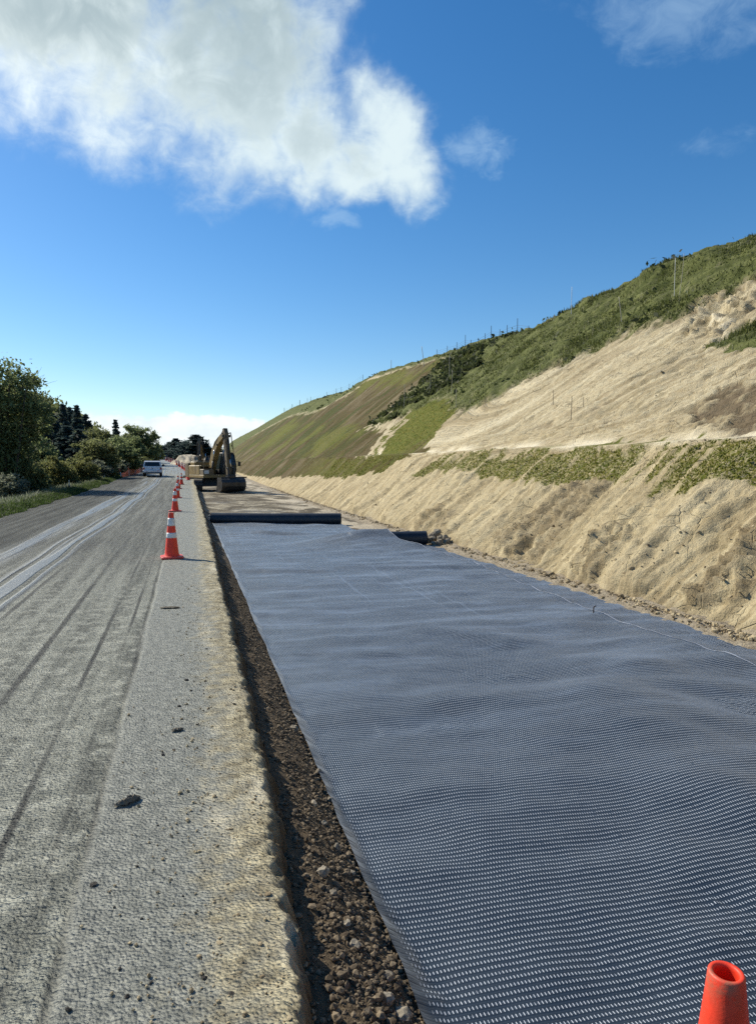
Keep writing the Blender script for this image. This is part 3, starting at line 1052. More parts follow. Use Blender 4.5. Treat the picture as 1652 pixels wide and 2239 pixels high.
def roll(name, p0, p1, r, label, rag):
    p0, p1 = np.array(p0, float), np.array(p1, float)
    ax = p1 - p0
    ln = np.linalg.norm(ax)
    ax /= ln
    side = np.cross(ax, (0, 0, 1))
    side /= np.linalg.norm(side)
    up = np.cross(side, ax)
    root = empty(name, (p0 + p1) / 2 - np.array([0, 0, r]))
    org = np.array(root.location)
    n, m = 64, 60
    a = np.arange(n) / n * 2 * np.pi
    s = np.linspace(0, 1, m)
    A, S_ = np.meshgrid(a, s)
    rr = r * (1 + .018 * fbm(S_ * 5, np.cos(A) * .8 + 4, 90, 3) + .008 * np.cos(A * 3 + S_ * 4)) + .007 * (A / (2 * np.pi))
    c = p0[None, None] + (S_ * ln)[..., None] * ax - np.array([0, 0, 1]) * (.012 * np.sin(S_ * 3.1))[..., None]
    V = c + rr[..., None] * (np.cos(A)[..., None] * side + np.sin(A)[..., None] * up) - org
    i = np.arange(n * m).reshape(m, n)
    j = np.roll(i, -1, 1)
    link('outer_wrap', mesh_np('outer_wrap', V.reshape(-1, 3), [np.stack([i[:-1], j[:-1], j[1:], i[1:]], -1).reshape(-1, 4)], M_ROLL), root)
    # spiral ends with an open core
    for end, pc in ((0, p0), (1, p1)):
        k = np.linspace(0, 1, 420)
        ang = k * 2 * np.pi * 9
        rad = r * (.24 + .745 * k)
        sgn = -1 if end == 0 else 1
        ring = []
        for dz, dr in ((-.03, 0), (.012, .0), (.012, .006), (-.03, .006)):
            off = sgn * dz + sgn * .010 * np.sin(ang * 1.7)
            ring.append(pc + off[:, None] * ax + ((rad + dr) * np.cos(ang))[:, None] * side + ((rad + dr) * np.sin(ang))[:, None] * up - org)
        V = np.stack(ring, 1).reshape(-1, 3)
        link('rolled_end', mesh_np('rolled_end', V, [grid_faces(420, 4), grid_faces(420, 4)[:, ::-1]], M_ROLL), root)
        q = MB()
        q.tube([pc - org - sgn * ax * .03, pc - org - sgn * ax * .6], r * .24, 20)
        q.build('core', M_ROLL, root, True)
    if rag:
        g_ = rng(4)
        V, F = [], []
        for k in range(16):
            a0 = g_.uniform(0, 6.28)
            c0 = p0 - ax * g_.uniform(.01, .10) + (side * math.cos(a0) + up * math.sin(a0)) * r * g_.uniform(.2, .95) - org
            d1, d2 = g_.normal(0, .05, 3), g_.normal(0, .025, 3)
            V += [c0, c0 + d1, c0 + d1 + d2, c0 + d2]
            F.append([len(V) - 4, len(V) - 3, len(V) - 2, len(V) - 1])
        for k in range(len(F)):
            q = V[4 * k:4 * k + 4]
            link('torn_liner' if k < 6 else 'frayed_flap', mesh_np('torn_flap', q, [np.array([[0, 1, 2, 3]])], M_RAG if k < 6 else M_ROLL, smooth=False), root)
    tag(root, label, 'roll')
    return root


build_mats()
roll('geogrid_roll', (.80, 25.50, zbed(.8, 25) + .235), (5.42, 24.76, zbed(5.4, 25) + .235), .208,
     'long dark roll of geogrid across the far end of the mat', True)
roll('geogrid_roll', (4.45, ROLL2_T + .20, zbed(4.75, 18) + .215), (6.36, ROLL2_T + .05, zbed(6.4, 18) + .215), .192,
     'shorter dark roll of geogrid under the lifted mat edge beside a heap of rocks', False)

# ------------------------------------------------------------------ traffic cones
def mat_cone(name, col, dirt):
    m, g, b = material(name)
    o = g.objc()
    n = g.noise(o, 9.0, 5.0, .65)
    c = g.mix(g.ss(.3, .7, n), tuple(k * .85 for k in col), tuple(min(1, k * 1.1) for k in col))
    c = g.mix(g.mul(g.ss(.58, .74, g.noise(o, 5.0, 6.0, .72)), dirt), c, (.17, .12, .075))
    x, y, z = g.xyz(o)
    smear = g.mul(g.mul(g.ss(.80, .93, z), g.ss(.0, -.035, g.add(x, g.mul(g.sub(n, .5), .04)))), g.ss(.35, .55, g.noise(o, 26.0, 4.0, .7)))
    c = g.mix(g.mul(smear, .8), c, (.20, .15, .09))
    setb(g, b, c, g.add(.42, g.mul(n, .2)), normal=g.bump(g.noise(o, 130.0, 3.0, .6), .18, .004), spec=.45)
    b.inputs['Subsurface Weight'].default_value = .0
    return m


M_CONE = mat_cone('orange_red_cone_plastic', (.82, .055, .022), .42)
M_CONEB = mat_cone('pink_red_cone_base', (.66, .09, .07), .45)
M_SLEEVE = mat_plain('reflective_white_sleeve', (.72, .71, .68), .42, var=.10, scale=7, dirt=(.42, .36, .28), dirt_amt=.45)


def cone_r(z): return .046 + (.132 - .046) * (1 - (z - .045) / .855) ** 1.05


def rounded_slab(mb, w, h, rad, z0=0.0, lip=.012, n=9):
    pts = []
    for cx, cy, a0 in ((1, 1, 0), (-1, 1, 90), (-1, -1, 180), (1, -1, 270)):
        for k in range(n):
            a = R(a0 + 90 * k / (n - 1))
            pts.append((cx * (w / 2 - rad) + rad * math.cos(a), cy * (w / 2 - rad) + rad * math.sin(a)))
    P = np.array(pts)
    rows = []
    for z, k in ((z0, .97), (z0 + lip, 1.0), (z0 + h - lip, 1.0), (z0 + h, .965), (z0 + h + .002, .70)):
        rows.append(np.column_stack([P * k, np.full(len(P), z)]))
    n_ = len(P)
    V = np.vstack(rows + [[(0, 0, z0)], [(0, 0, z0 + h + .002)]])
    i = np.arange(5 * n_).reshape(5, n_)
    j = np.roll(i, -1, 1)
    F4 = np.stack([i[:-1], j[:-1], j[1:], i[1:]], -1).reshape(-1, 4)
    F3 = np.vstack([np.stack([j[0], i[0], np.full(n_, 5 * n_)], -1), np.stack([i[-1], j[-1], np.full(n_, 5 * n_ + 1)], -1)])
    mb.raw(V, [F4, F3])


def cone_meshes(sleeves):
    out = {}
    zs = np.linspace(.04, .90, 26)
    prof_ = [(cone_r(z), z) for z in zs]
    rt = cone_r(.90)
    prof_[0] = (cone_r(.04) + .02, .038)
    prof_ += [(rt - .002, .9045), (rt - .006, .9065), (rt - .011, .9055), (rt - .0145, .901)] + [(cone_r(z) - .015, z) for z in np.linspace(.89, .05, 12)]
    out['cone_body'] = MB().lathe(prof_, 48).mesh('cone_body', M_CONE, True)
    mb = MB()
    rounded_slab(mb, .40, .042, .07)
    out['cone_base'] = mb.mesh('cone_base', M_CONEB, False)
    for k, (a, c) in enumerate(sleeves):
        z = np.linspace(a, c, 6)
        p = [(cone_r(a) - .004, a)] + [(cone_r(q) + .0035, q) for q in z] + [(cone_r(c) - .004, c)]
        out['sleeve%d' % k] = MB().lathe(p, 48).mesh('reflective_sleeve', M_SLEEVE, True)
    return out


def put_cone(meshes, loc, rz, label, group, tilt=(0, 0)):
    root = empty('traffic_cone', loc, rz)
    root.rotation_euler = (tilt[0], tilt[1], rz)
    root.scale = (1, 1, .935) if group else (1, 1, 1)
    link('cone_body', meshes['cone_body'], root)
    link('cone_base', meshes['cone_base'], root)
    for k in ('sleeve0', 'sleeve1'):
        if k in meshes:
            link('reflective_sleeve', meshes[k], root)
    return tag(root, label, 'traffic cone', group)


CONE_A = cone_meshes([(.405, .508), (.645, .80)])
CONE_B = cone_meshes([(.28, .40), (.50, .62)])
_cz = float(mat_z(np.array(1.367), np.array(1.438))) + .004
_c = put_cone(CONE_B, (1.367, 1.438, _cz), R(20), 'plain topped orange red cone standing on the mat, smeared with mud', None)
_c.scale = (1.0, 1.0, (.392 - _cz) / .9065)
proto = put_cone(CONE_A, (-.31, 13.3, .004), R(6), 'nearest white banded orange cone standing on the road', 'cones along the edge of the road')
row = [(26.5, -.47, 'second white banded cone from the camera in the row on the road'),
       (36.3, -.52, 'third banded cone in the row, behind the second and short of the excavator'),
       (47.0, -.60, 'banded cone level with the excavator bucket, beyond the third of the row'),
       (53.5, -.45, 'last near banded cone of the row, level with the excavator cab')]
FAR_LABEL = 'small banded cone in the dense far line past the excavators'
far = [(62, .05), (66, .0), (69, .12), (72, -.02), (75.5, .1), (79, .0), (83, .08), (87, -.05), (91, -.1), (95, -.25), (99, -.25), (103.5, -.4), (108, -.4), (113, -.5), (118, -.5), (123, -.6), (128, -.6),
       (134, -.6), (140, -.6), (147, -.6)]
g_ = rng(12)
for t_, x_, lab in row + [(a, b_, FAR_LABEL) for a, b_ in far]:
    c = copy_tree(proto)
    c.location = (x_ + float(bend(t_)), t_, float(zr(t_)) + .004)
    c.rotation_euler = (g_.normal(0, .012), g_.normal(0, .012), g_.uniform(-.5, .5))
    c['label'] = lab

# ------------------------------------------------------------------ stones, gravel and clods
def mat_stone(name, lo, hi, seed=0.0):
    m, g, b = material(name)
    P = g.pos()
    t = g.attr('tint')
    n = g.noise(P, 30.0, 5.0, .7)
    c = g.mix(t, lo, hi)
    c = g.mix(g.ss(.52, .70, n), c, tuple(k * .55 for k in lo))
    setb(g, b, c, .88, normal=g.bump(n, .7, .008), spec=.3)
    return m


M_GRAVEL = mat_stone('broken_gravel', (.055, .038, .022), (.24, .185, .12))
M_ROCK = mat_stone('pale_broken_rock', (.17, .14, .10), (.38, .33, .25))
M_CLOD = mat_stone('dark_soil_clod', (.035, .03, .024), (.085, .075, .06))
M_TANCLOD = mat_stone('tan_soil_crumb', (.20, .145, .08), (.50, .40, .24))


def build_gravel():
    g_ = rng(21)
    n = 26000
    t = .95 * np.exp(g_.uniform(0, math.log(14 / .95), n))
    L = lipx(t)
    u = g_.beta(1.6, 1.1, n)
    X = L + .05 + (.96 - L - .05) * u
    s = np.exp(g_.normal(math.log(.0040), .70, n)).clip(.0018, .015) * (1 + .35 * sstep(4, 1.5, t))
    Zb = bed_full(X, t)
    dl = X - L
    wall = (zr(t) + (zbed(X, t) - .16 - zr(t)) * sstep(-.02, .27, dl))
    Z = np.maximum(Zb, wall) + s * .25
    V, F, tint = stones(np.stack([X, t, Z], -1), s, 22)
    # finer crumbs of the lip, lying on the shoulder
    n2 = 1500
    t2 = 1.3 * np.exp(g_.uniform(0, math.log(8), n2))
    X2 = lipx(t2) - np.abs(g_.normal(0, .28, n2)) - .02
    s2 = np.exp(g_.normal(math.log(.0045), .4, n2)).clip(.002, .012)
    o = link('gravel', mesh_np('gravel', V, [F], M_GRAVEL, smooth=False, attrs={'tint': tint}))
    tag(o, 'loose brown gravel in the strip between the lip and the mat', 'gravel', kind='stuff')
    V, F, tint = stones(np.stack([X2, t2, zr(t2) + .004 + s2 * .2 - .0], -1), s2, 23)
    # crumbs along the toe of the slope
    n3 = 3600
    t3 = 4.5 * np.exp(g_.uniform(0, math.log(60 / 4.5), n3))
    X3 = 6.98 - np.abs(g_.normal(0, .15, n3))
    s3 = np.exp(g_.normal(math.log(.012), .6, n3)).clip(.004, .055)
    V3, F3, tint3 = stones(np.stack([X3, t3, bed_surface(X3, t3) + .06 * sstep(6.3, 6.9, X3) + s3 * .3], -1), s3, 24)
    o = link('soil_crumbs', mesh_np('soil_crumbs', np.vstack([V, V3]), [np.vstack([F, F3 + len(V)])], M_TANCLOD, smooth=False, attrs={'tint': np.concatenate([tint, tint3])}))
    tag(o, 'tan soil crumbs fallen along the toe of the slope and the road lip', 'soil crumbs', kind='stuff')


def build_slope_clods():
    g_ = rng(26)
    n = 2200
    T = 6 * np.exp(g_.uniform(0, math.log(34 / 6), n))
    Vv = np.where(g_.uniform(0, 1, n) < .75, g_.beta(1.0, 2.0, n), g_.uniform(1.03, 1.5, n))
    X, Z, S, sh, gr, gn, br, dk, pl = hill_surface(T, Vv)
    keep = g_.uniform(0, 1, n) < (1 - gr) * (.35 + .65 * np.clip(fbm(T * .7, S * .7, 27, 3) + .3 + dk, 0, 1))
    T, X, Z = T[keep], X[keep], Z[keep]
    k = len(T)
    s = np.exp(g_.normal(math.log(.012), .5, k)).clip(.005, .04)
    V, F, tint = stones(np.column_stack([X, T, Z]), s, 28)
    o = link('slope_clods', mesh_np('slope_clods', V, [F], M_TANCLOD, smooth=False, attrs={'tint': tint}))
    tag(o, 'small tan clods clinging to the bare cut face', 'clods', kind='stuff')


build_slope_clods()


def single_stones(name, pts, mat, label, cat, group, seed, base=ICO2, rough=.22, flat=.7):
    for k, (x, t, z, s) in enumerate(pts):
        V, F, tint = stones(np.zeros((1, 3)), np.array([s]), seed + k, base, rough * (.5 if len(base[0]) > 100 else 1), flat)
        V = V + .22 * s * np.stack([pn(V[:, 1] / s * 1.3, V[:, 2] / s * 1.3, seed + k), pn(V[:, 0] / s * 1.3, V[:, 2] / s * 1.3, seed + k + 50), pn(V[:, 0] / s * 1.3, V[:, 1] / s * 1.3, seed + k + 90)], -1)
        o = link(name, mesh_np(name, V, [F], mat, smooth=False, attrs={'tint': np.full(len(V), .2 + .6 * ((k * 37) % 11) / 11)}), loc=(x, t, z))
        tag(o, label, cat, group)


build_gravel()
g_ = rng(33)
pts = []
for t_ in (2.05, 2.2, 2.35, 2.5, 2.62, 2.75, 2.95, 3.1, 3.25, 3.45, 3.7, 4.1, 4.5, 1.9, 2.1, 2.3, 3.9, 5.2):
    L = float(lipx(np.array(t_)))
    x_ = L + .25 + g_.uniform(0, .20)
    s_ = g_.uniform(.016, .032)
    pts.append((x_, t_, float(bed_full(np.array(x_), np.array(t_))) + s_ * .45, s_))
single_stones('stone', pts, M_ROCK, 'pale angular stone in the gravel strip beside the mat edge', 'stone', 'stones in the gravel strip', 300, ICO1)
pts = []
for k in range(26):
    a, rr = g_.uniform(0, 6.28), g_.uniform(0, 1) ** .6
    x_, t_ = 6.80 + .40 * rr * math.cos(a), 18.25 + .55 * rr * math.sin(a)
    s_ = g_.uniform(.06, .135)
    z_ = float(bed_surface(np.array(x_), np.array(t_))) + s_ * .6 + .34 * (1 - rr) * g_.uniform(.3, 1)
    pts.append((x_, t_, z_, s_))
for k in range(9):
    x_, t_ = g_.uniform(5.9, 6.6), g_.uniform(18.45, 18.9)
    s_ = g_.uniform(.06, .12)
    pts.append((x_, t_, float(bed_surface(np.array(x_), np.array(t_))) + s_ * .6 + g_.uniform(0, .25), s_))
single_stones('rock', pts, M_ROCK, 'grey tan rock in the heap at the end of the shorter roll', 'rock', 'rocks heaped beside the shorter roll', 400, ICO1)


def at(px, py, z):
    """ground point seen at a place of the photograph, used when laying out"""
    f = 1500.
    th, p = R(15.47), R(3.985)
    fw = np.array([math.sin(th) * math.cos(p), math.cos(th) * math.cos(p), -math.sin(p)])
    rt = np.array([math.cos(th), -math.sin(th), 0])
    up = np.cross(rt, fw)
    d = fw * f + rt * (px - 826) - up * (py - 1119.5)
    k = (z - 1.75) / d[2]
    return d[0] * k, d[1] * k


pts = []
for px, py, s_ in [(448, 2140, .010), (205, 1935, .012), (330, 2150, .008), (278, 2180, .009), (250, 1985, .007), (505, 2175, .010), (400, 1960, .006), (150, 2210, .012), (262, 2120, .007),
                   (408, 1488, .016), (418, 1510, .010), (452, 1420, .012), (432, 1585, .012), (445, 1555, .010), (512, 1540, .012), (392, 1545, .012), (357, 1652, .012), (380, 1640, .009), (300, 1895, .008), (345, 1805, .007),
                   (560, 1640, .012), (478, 1610, .009), (310, 2010, .006), (520, 1980, .008)]:
    x_, t_ = at(px, py, 0.0)
    pts.append((x_, t_, s_ * .35, s_))
single_stones('soil_clod', pts, M_CLOD, 'small dark clod of soil lying on the grey shoulder', 'clod', 'clods on the shoulder', 500, ICO1, flat=.45)


def build_bark(px, py, ln, w, rot, label, seed, h=.018):
    x_, t_ = at(px, py, 0.0)
    n, m = 40, 12
    s, v = np.meshgrid(np.linspace(-1, 1, n), np.linspace(-1, 1, m), indexing='ij')
    ww = w * (1 - np.abs(s) ** 2.6 * .75) * (1 + .22 * fbm(s * 3, s * 0, seed, 3))
    X = s * ln * .5
    Y = v * ww * .5 + .25 * w * pn(s * 1.2, s * 0, seed + 2)
    Z = .004 + h * (1 - v * v) * (1 - np.abs(s) ** 3) * (1 + .5 * fbm(s * 5, v * 2, seed + 3, 3)) + .004 * ridged(s * 2, v * 5, seed + 4, 3)
    V = np.stack([X, Y, np.maximum(Z, .001)], -1).reshape(-1, 3)
    Vb = V.copy()
    Vb[:, 2] = 0
    F = grid_faces(n, m)
    me = mesh_np('bark', np.vstack([V, Vb]), [F, F[:, ::-1] + len(V)], M_BARK, attrs={'tint': np.full(2 * len(V), .4)})
    o = link('bark', me, loc=(x_, t_, .006))
    o.rotation_euler = (0, 0, rot)
    tag(o, label, 'bark')


M_BARK = mat_stone('weathered_bark', (.11, .095, .07), (.22, .195, .15))
build_bark(280, 1757, .14, .040, R(28), 'long flake of weathered bark lying on the grey shoulder near the camera', 601, .022)
build_bark(372, 1330, .24, .07, R(-10), 'dark flake of bark on the shoulder just past the groove, nearest cone behind it', 602, .010)
build_bark(388, 1599, .08, .035, R(10), 'small dark leaf like scrap of bark on the shoulder between the two longer flakes', 603, .010)

# anchor pin in the lap of the mats
x_, t_ = at(2371 / 1.829, 2469 / 1.829, -.5)
mb = MB()
zz = float(mat_z(np.array(x_), np.array(t_)))
mb.tube([(0, 0, -.1), (0, 0, .085), (.012, 0, .10), (.035, 0, .102)], .009, 8)
tag(mb.build('anchor_pin', mat_plain('rusty_steel', (.06, .045, .04), .7, .4), None, True, (x_, t_, zz)), 'dark bent steel pin sticking up from the lapped mat edge', 'pin')

# ------------------------------------------------------------------ plants
def mat_leaf(name, lo, hi, third=None):
    m, g, b = material(name)
    t = g.attr('tint')
    c = g.mix(t, lo, hi)
    if third:
        c = g.mix(g.ss(.72, 1.0, t), c, third)
    setb(g, b, c, .62, spec=.25)
    tr = g.N.new('ShaderNodeBsdfTranslucent')
    g.put(tr.inputs['Color'], c)
    mx = g.N.new('ShaderNodeMixShader')
    mx.inputs[0].default_value = .58
    g.L.new(b.outputs[0], mx.inputs[1])
    g.L.new(tr.outputs[0], mx.inputs[2])
    out = [n for n in g.N if n.type == 'OUTPUT_MATERIAL'][0]
    g.L.new(mx.outputs[0], out.inputs['Surface'])
    return m


M_LEAF_OLIVE = mat_leaf('olive_foliage', (.10, .115, .042), (.26, .27, .115))
M_LEAF_YEL = mat_leaf('yellow_green_foliage', (.10, .11, .036), (.25, .25, .095))
M_LEAF_GREEN = mat_leaf('mid_green_foliage', (.10, .13, .055), (.28, .32, .14))
M_LEAF_GREY = mat_leaf('grey_green_foliage', (.13, .145, .095), (.30, .32, .22))
M_NEEDLE = mat_leaf('dark_needles', (.030, .050, .050), (.095, .13, .115))
M_BARKT = mat_plain('tree_bark', (.075, .06, .045), .9, var=.4, scale=4, bump=.5)
M_GRASS = mat_leaf('grass_blades', (.068, .082, .020), (.155, .17, .060), (.36, .35, .22))
M_SCRUB = mat_leaf('scrub_leaves', (.040, .052, .020), (.11, .125, .052), (.24, .23, .15))


def leaf_quads(C, S, g_, up=.2, aspect=1.7):
    n = len(C)
    a = g_.normal(0, 1, (n, 3))
    a[:, 2] += up
    a /= np.linalg.norm(a, axis=1)[:, None]
    b_ = np.cross(a, g_.normal(0, 1, (n, 3)))
    b_ /= np.linalg.norm(b_, axis=1)[:, None] + 1e-9
    a = a * (S * aspect * .5)[:, None]
    b_ = b_ * (S * .5)[:, None]
    V = np.stack([C - a, C + b_ * .9 - a * .1, C + a, C - b_ * .9 - a * .1], 1).reshape(-1, 3)
    F = np.arange(4 * n).reshape(n, 4)
    return V, F


def crown_points(blobs, n, g_, clumps, spread=.16):
    """leaf places gathered in clumps near the surface of several overlapping lobes"""
    B = np.array(blobs, float)                    # x y z rx ry rz
    wts = B[:, 3] * B[:, 4] + B[:, 3] * B[:, 5]
    k = g_.choice(len(B), clumps, p=wts / wts.sum())
    d = g_.normal(0, 1, (clumps, 3))
    d /= np.linalg.norm(d, axis=1)[:, None]
    rr = g_.uniform(.55, 1.06, clumps) ** .6
    cc = B[k, :3] + d * B[k, 3:] * rr[:, None]
    ct = g_.uniform(0, 1, clumps)
    cs = g_.uniform(.6, 1.5, clumps)
    j = g_.integers(0, clumps, n)
    mean_r = B[k[j], 3:].mean(1)
    p = cc[j] + g_.normal(0, 1, (n, 3)) * (spread * mean_r * cs[j])[:, None] * np.array([1, 1, .8])
    tint = np.clip(.62 * ct[j] + .38 * g_.uniform(0, 1, n), 0, 1)
    return p, tint, cc


def limb_tree(g_, h, r0, tips, trunk_top, lean=(0, 0)):
    mb = MB()
    z = np.linspace(0, 1, 9)
    wob = np.cumsum(g_.normal(0, .03, (9, 2)), 0) * h * .25
    P = np.column_stack([lean[0] * z * trunk_top + wob[:, 0] * z, lean[1] * z * trunk_top + wob[:, 1] * z, z * trunk_top - .3 * (z == 0)])
    mb.tube(P, r0 * (1.25 - .9 * z ** .7), 9)
    for q in tips:
        k = g_.uniform(.35, .95)
        i = k * 8
        p0 = P[int(i)] + (P[min(int(i) + 1, 8)] - P[int(i)]) * (i % 1)
        mid = (p0 + q) / 2 + g_.normal(0, .06, 3) * h + np.array([0, 0, .05 * h])
        s = np.linspace(0, 1, 6)[:, None]
        C = (1 - s) ** 2 * p0 + 2 * s * (1 - s) * mid + s ** 2 * q
        mb.tube(C, r0 * (.42 - .38 * s[:, 0]) * (1 - .3 * k), 5)
    return mb


def broad_tree(name, seed, h, r, leafmat, n=9000, leaf=.20, clumps=150, low=.12, nb=7, spread=.17, sub='trunk'):
    """returns (crown mesh, trunk mesh) with the tree's foot at the origin"""
    g_ = rng(seed)
    blobs = [(0, 0, h * (.55 + low * .3), r * .72, r * .72, h * .40)]
    for k in range(nb):
        a = 6.28 * (k + g_.uniform(-.3, .3)) / nb
        zz = g_.uniform(low + .16, .80)
        ro = r * g_.uniform(.42, .68) * (1.12 - .6 * max(0, zz - .5))
        s = r * g_.uniform(.36, .56)
        blobs.append((ro * math.cos(a), ro * math.sin(a), h * zz, s, s, s * g_.uniform(.75, 1.15) * min(1.3, h / (2 * r))))
    P, tint, cc = crown_points(blobs, n, g_, clumps, spread)
    k = P[:, 2] > h * low * .6
    P, tint = P[k], tint[k]
    V, F = leaf_quads(P, leaf * g_.uniform(.6, 1.4, len(P)), g_)
    cr = mesh_np(name + '_crown', V, [F], leafmat, smooth=False, attrs={'tint': np.repeat(tint, 4)})
    tips = cc[g_.choice(len(cc), min(22, len(cc)), False)]
    tr = limb_tree(g_, h, r * .055 + .03, tips, h * .72).mesh(name + '_trunk', M_BARKT, True)
    return cr, tr


def conifer(name, seed, h, r, n=9000, leaf=.20, open_=.0, base=.06):
    g_ = rng(seed)
    L = int(h * 2.6)
    C, tint, seg = [], [], MB()
    seg.tube([(0, 0, -.3), (0, 0, h * .5), (0, 0, h * .99)], [r * .07 + .05, r * .045 + .03, .015], 8)
    per = n // (L * 7)
    for i in range(L):
        f = base + (1 - base) * i / L
        z = h * f
        rr = r * (1 - f) ** .82 * g_.uniform(.72, 1.12)
        for k in range(7):
            a = g_.uniform(0, 6.28)
            ln = rr * g_.uniform(.6, 1.1) + .12
            up = g_.uniform(-.05, .30) if f < .8 else g_.uniform(.2, .6)
            m = max(4, int(per * (ln / r) * 2.2))
            s = g_.uniform(.15, 1, m) ** .7
            px = np.column_stack([np.cos(a) * ln * s, np.sin(a) * ln * s, z + ln * up * s - .22 * ln * s ** 2 + 0 * s])
            px += g_.normal(0, 1, (m, 3)) * np.array([.10, .10, .07]) * (.5 + ln * .45)
            C.append(px)
            tint.append(np.full(m, g_.uniform(0, .7)) + g_.uniform(0, .3, m))
            seg.tube([(0, 0, z), (np.cos(a) * ln * .55, np.sin(a) * ln * .55, z + ln * .55 * up - .05 * ln), (np.cos(a) * ln * .95, np.sin(a) * ln * .95, z + ln * up - .2 * ln)], [.03, .02, .006], 4, False)
    C, tint = np.vstack(C), np.concatenate(tint)
    V, F = leaf_quads(C, leaf * g_.uniform(.6, 1.3, len(C)), g_, up=.5, aspect=2.4)
    return (mesh_np(name + '_crown', V, [F], M_NEEDLE, smooth=False, attrs={'tint': np.repeat(tint, 4)}), seg.mesh(name + '_trunk', M_BARKT, True))


def plant(name, meshes, x, t, z, s, rz, label, cat, group, parts=('crown', 'trunk')):
    root = empty(name, (x, t, z), rz)
    sx = s if isinstance(s, (tuple, list)) else (s, s, s)
    root.scale = sx
    link(parts[0], meshes[0], root)
    link(parts[1], meshes[1], root)
    return tag(root, label, cat, group)


def lateral(px, zc):
    """place on the land for a column of the photograph at a given distance"""
    th, p = R(15.47), R(3.985)
    d = np.array([math.sin(th), math.cos(th)]) * zc + np.array([math.cos(th), -math.sin(th)]) * (px - 826) / 1500. * zc
    return float(d[0]), float(d[1])


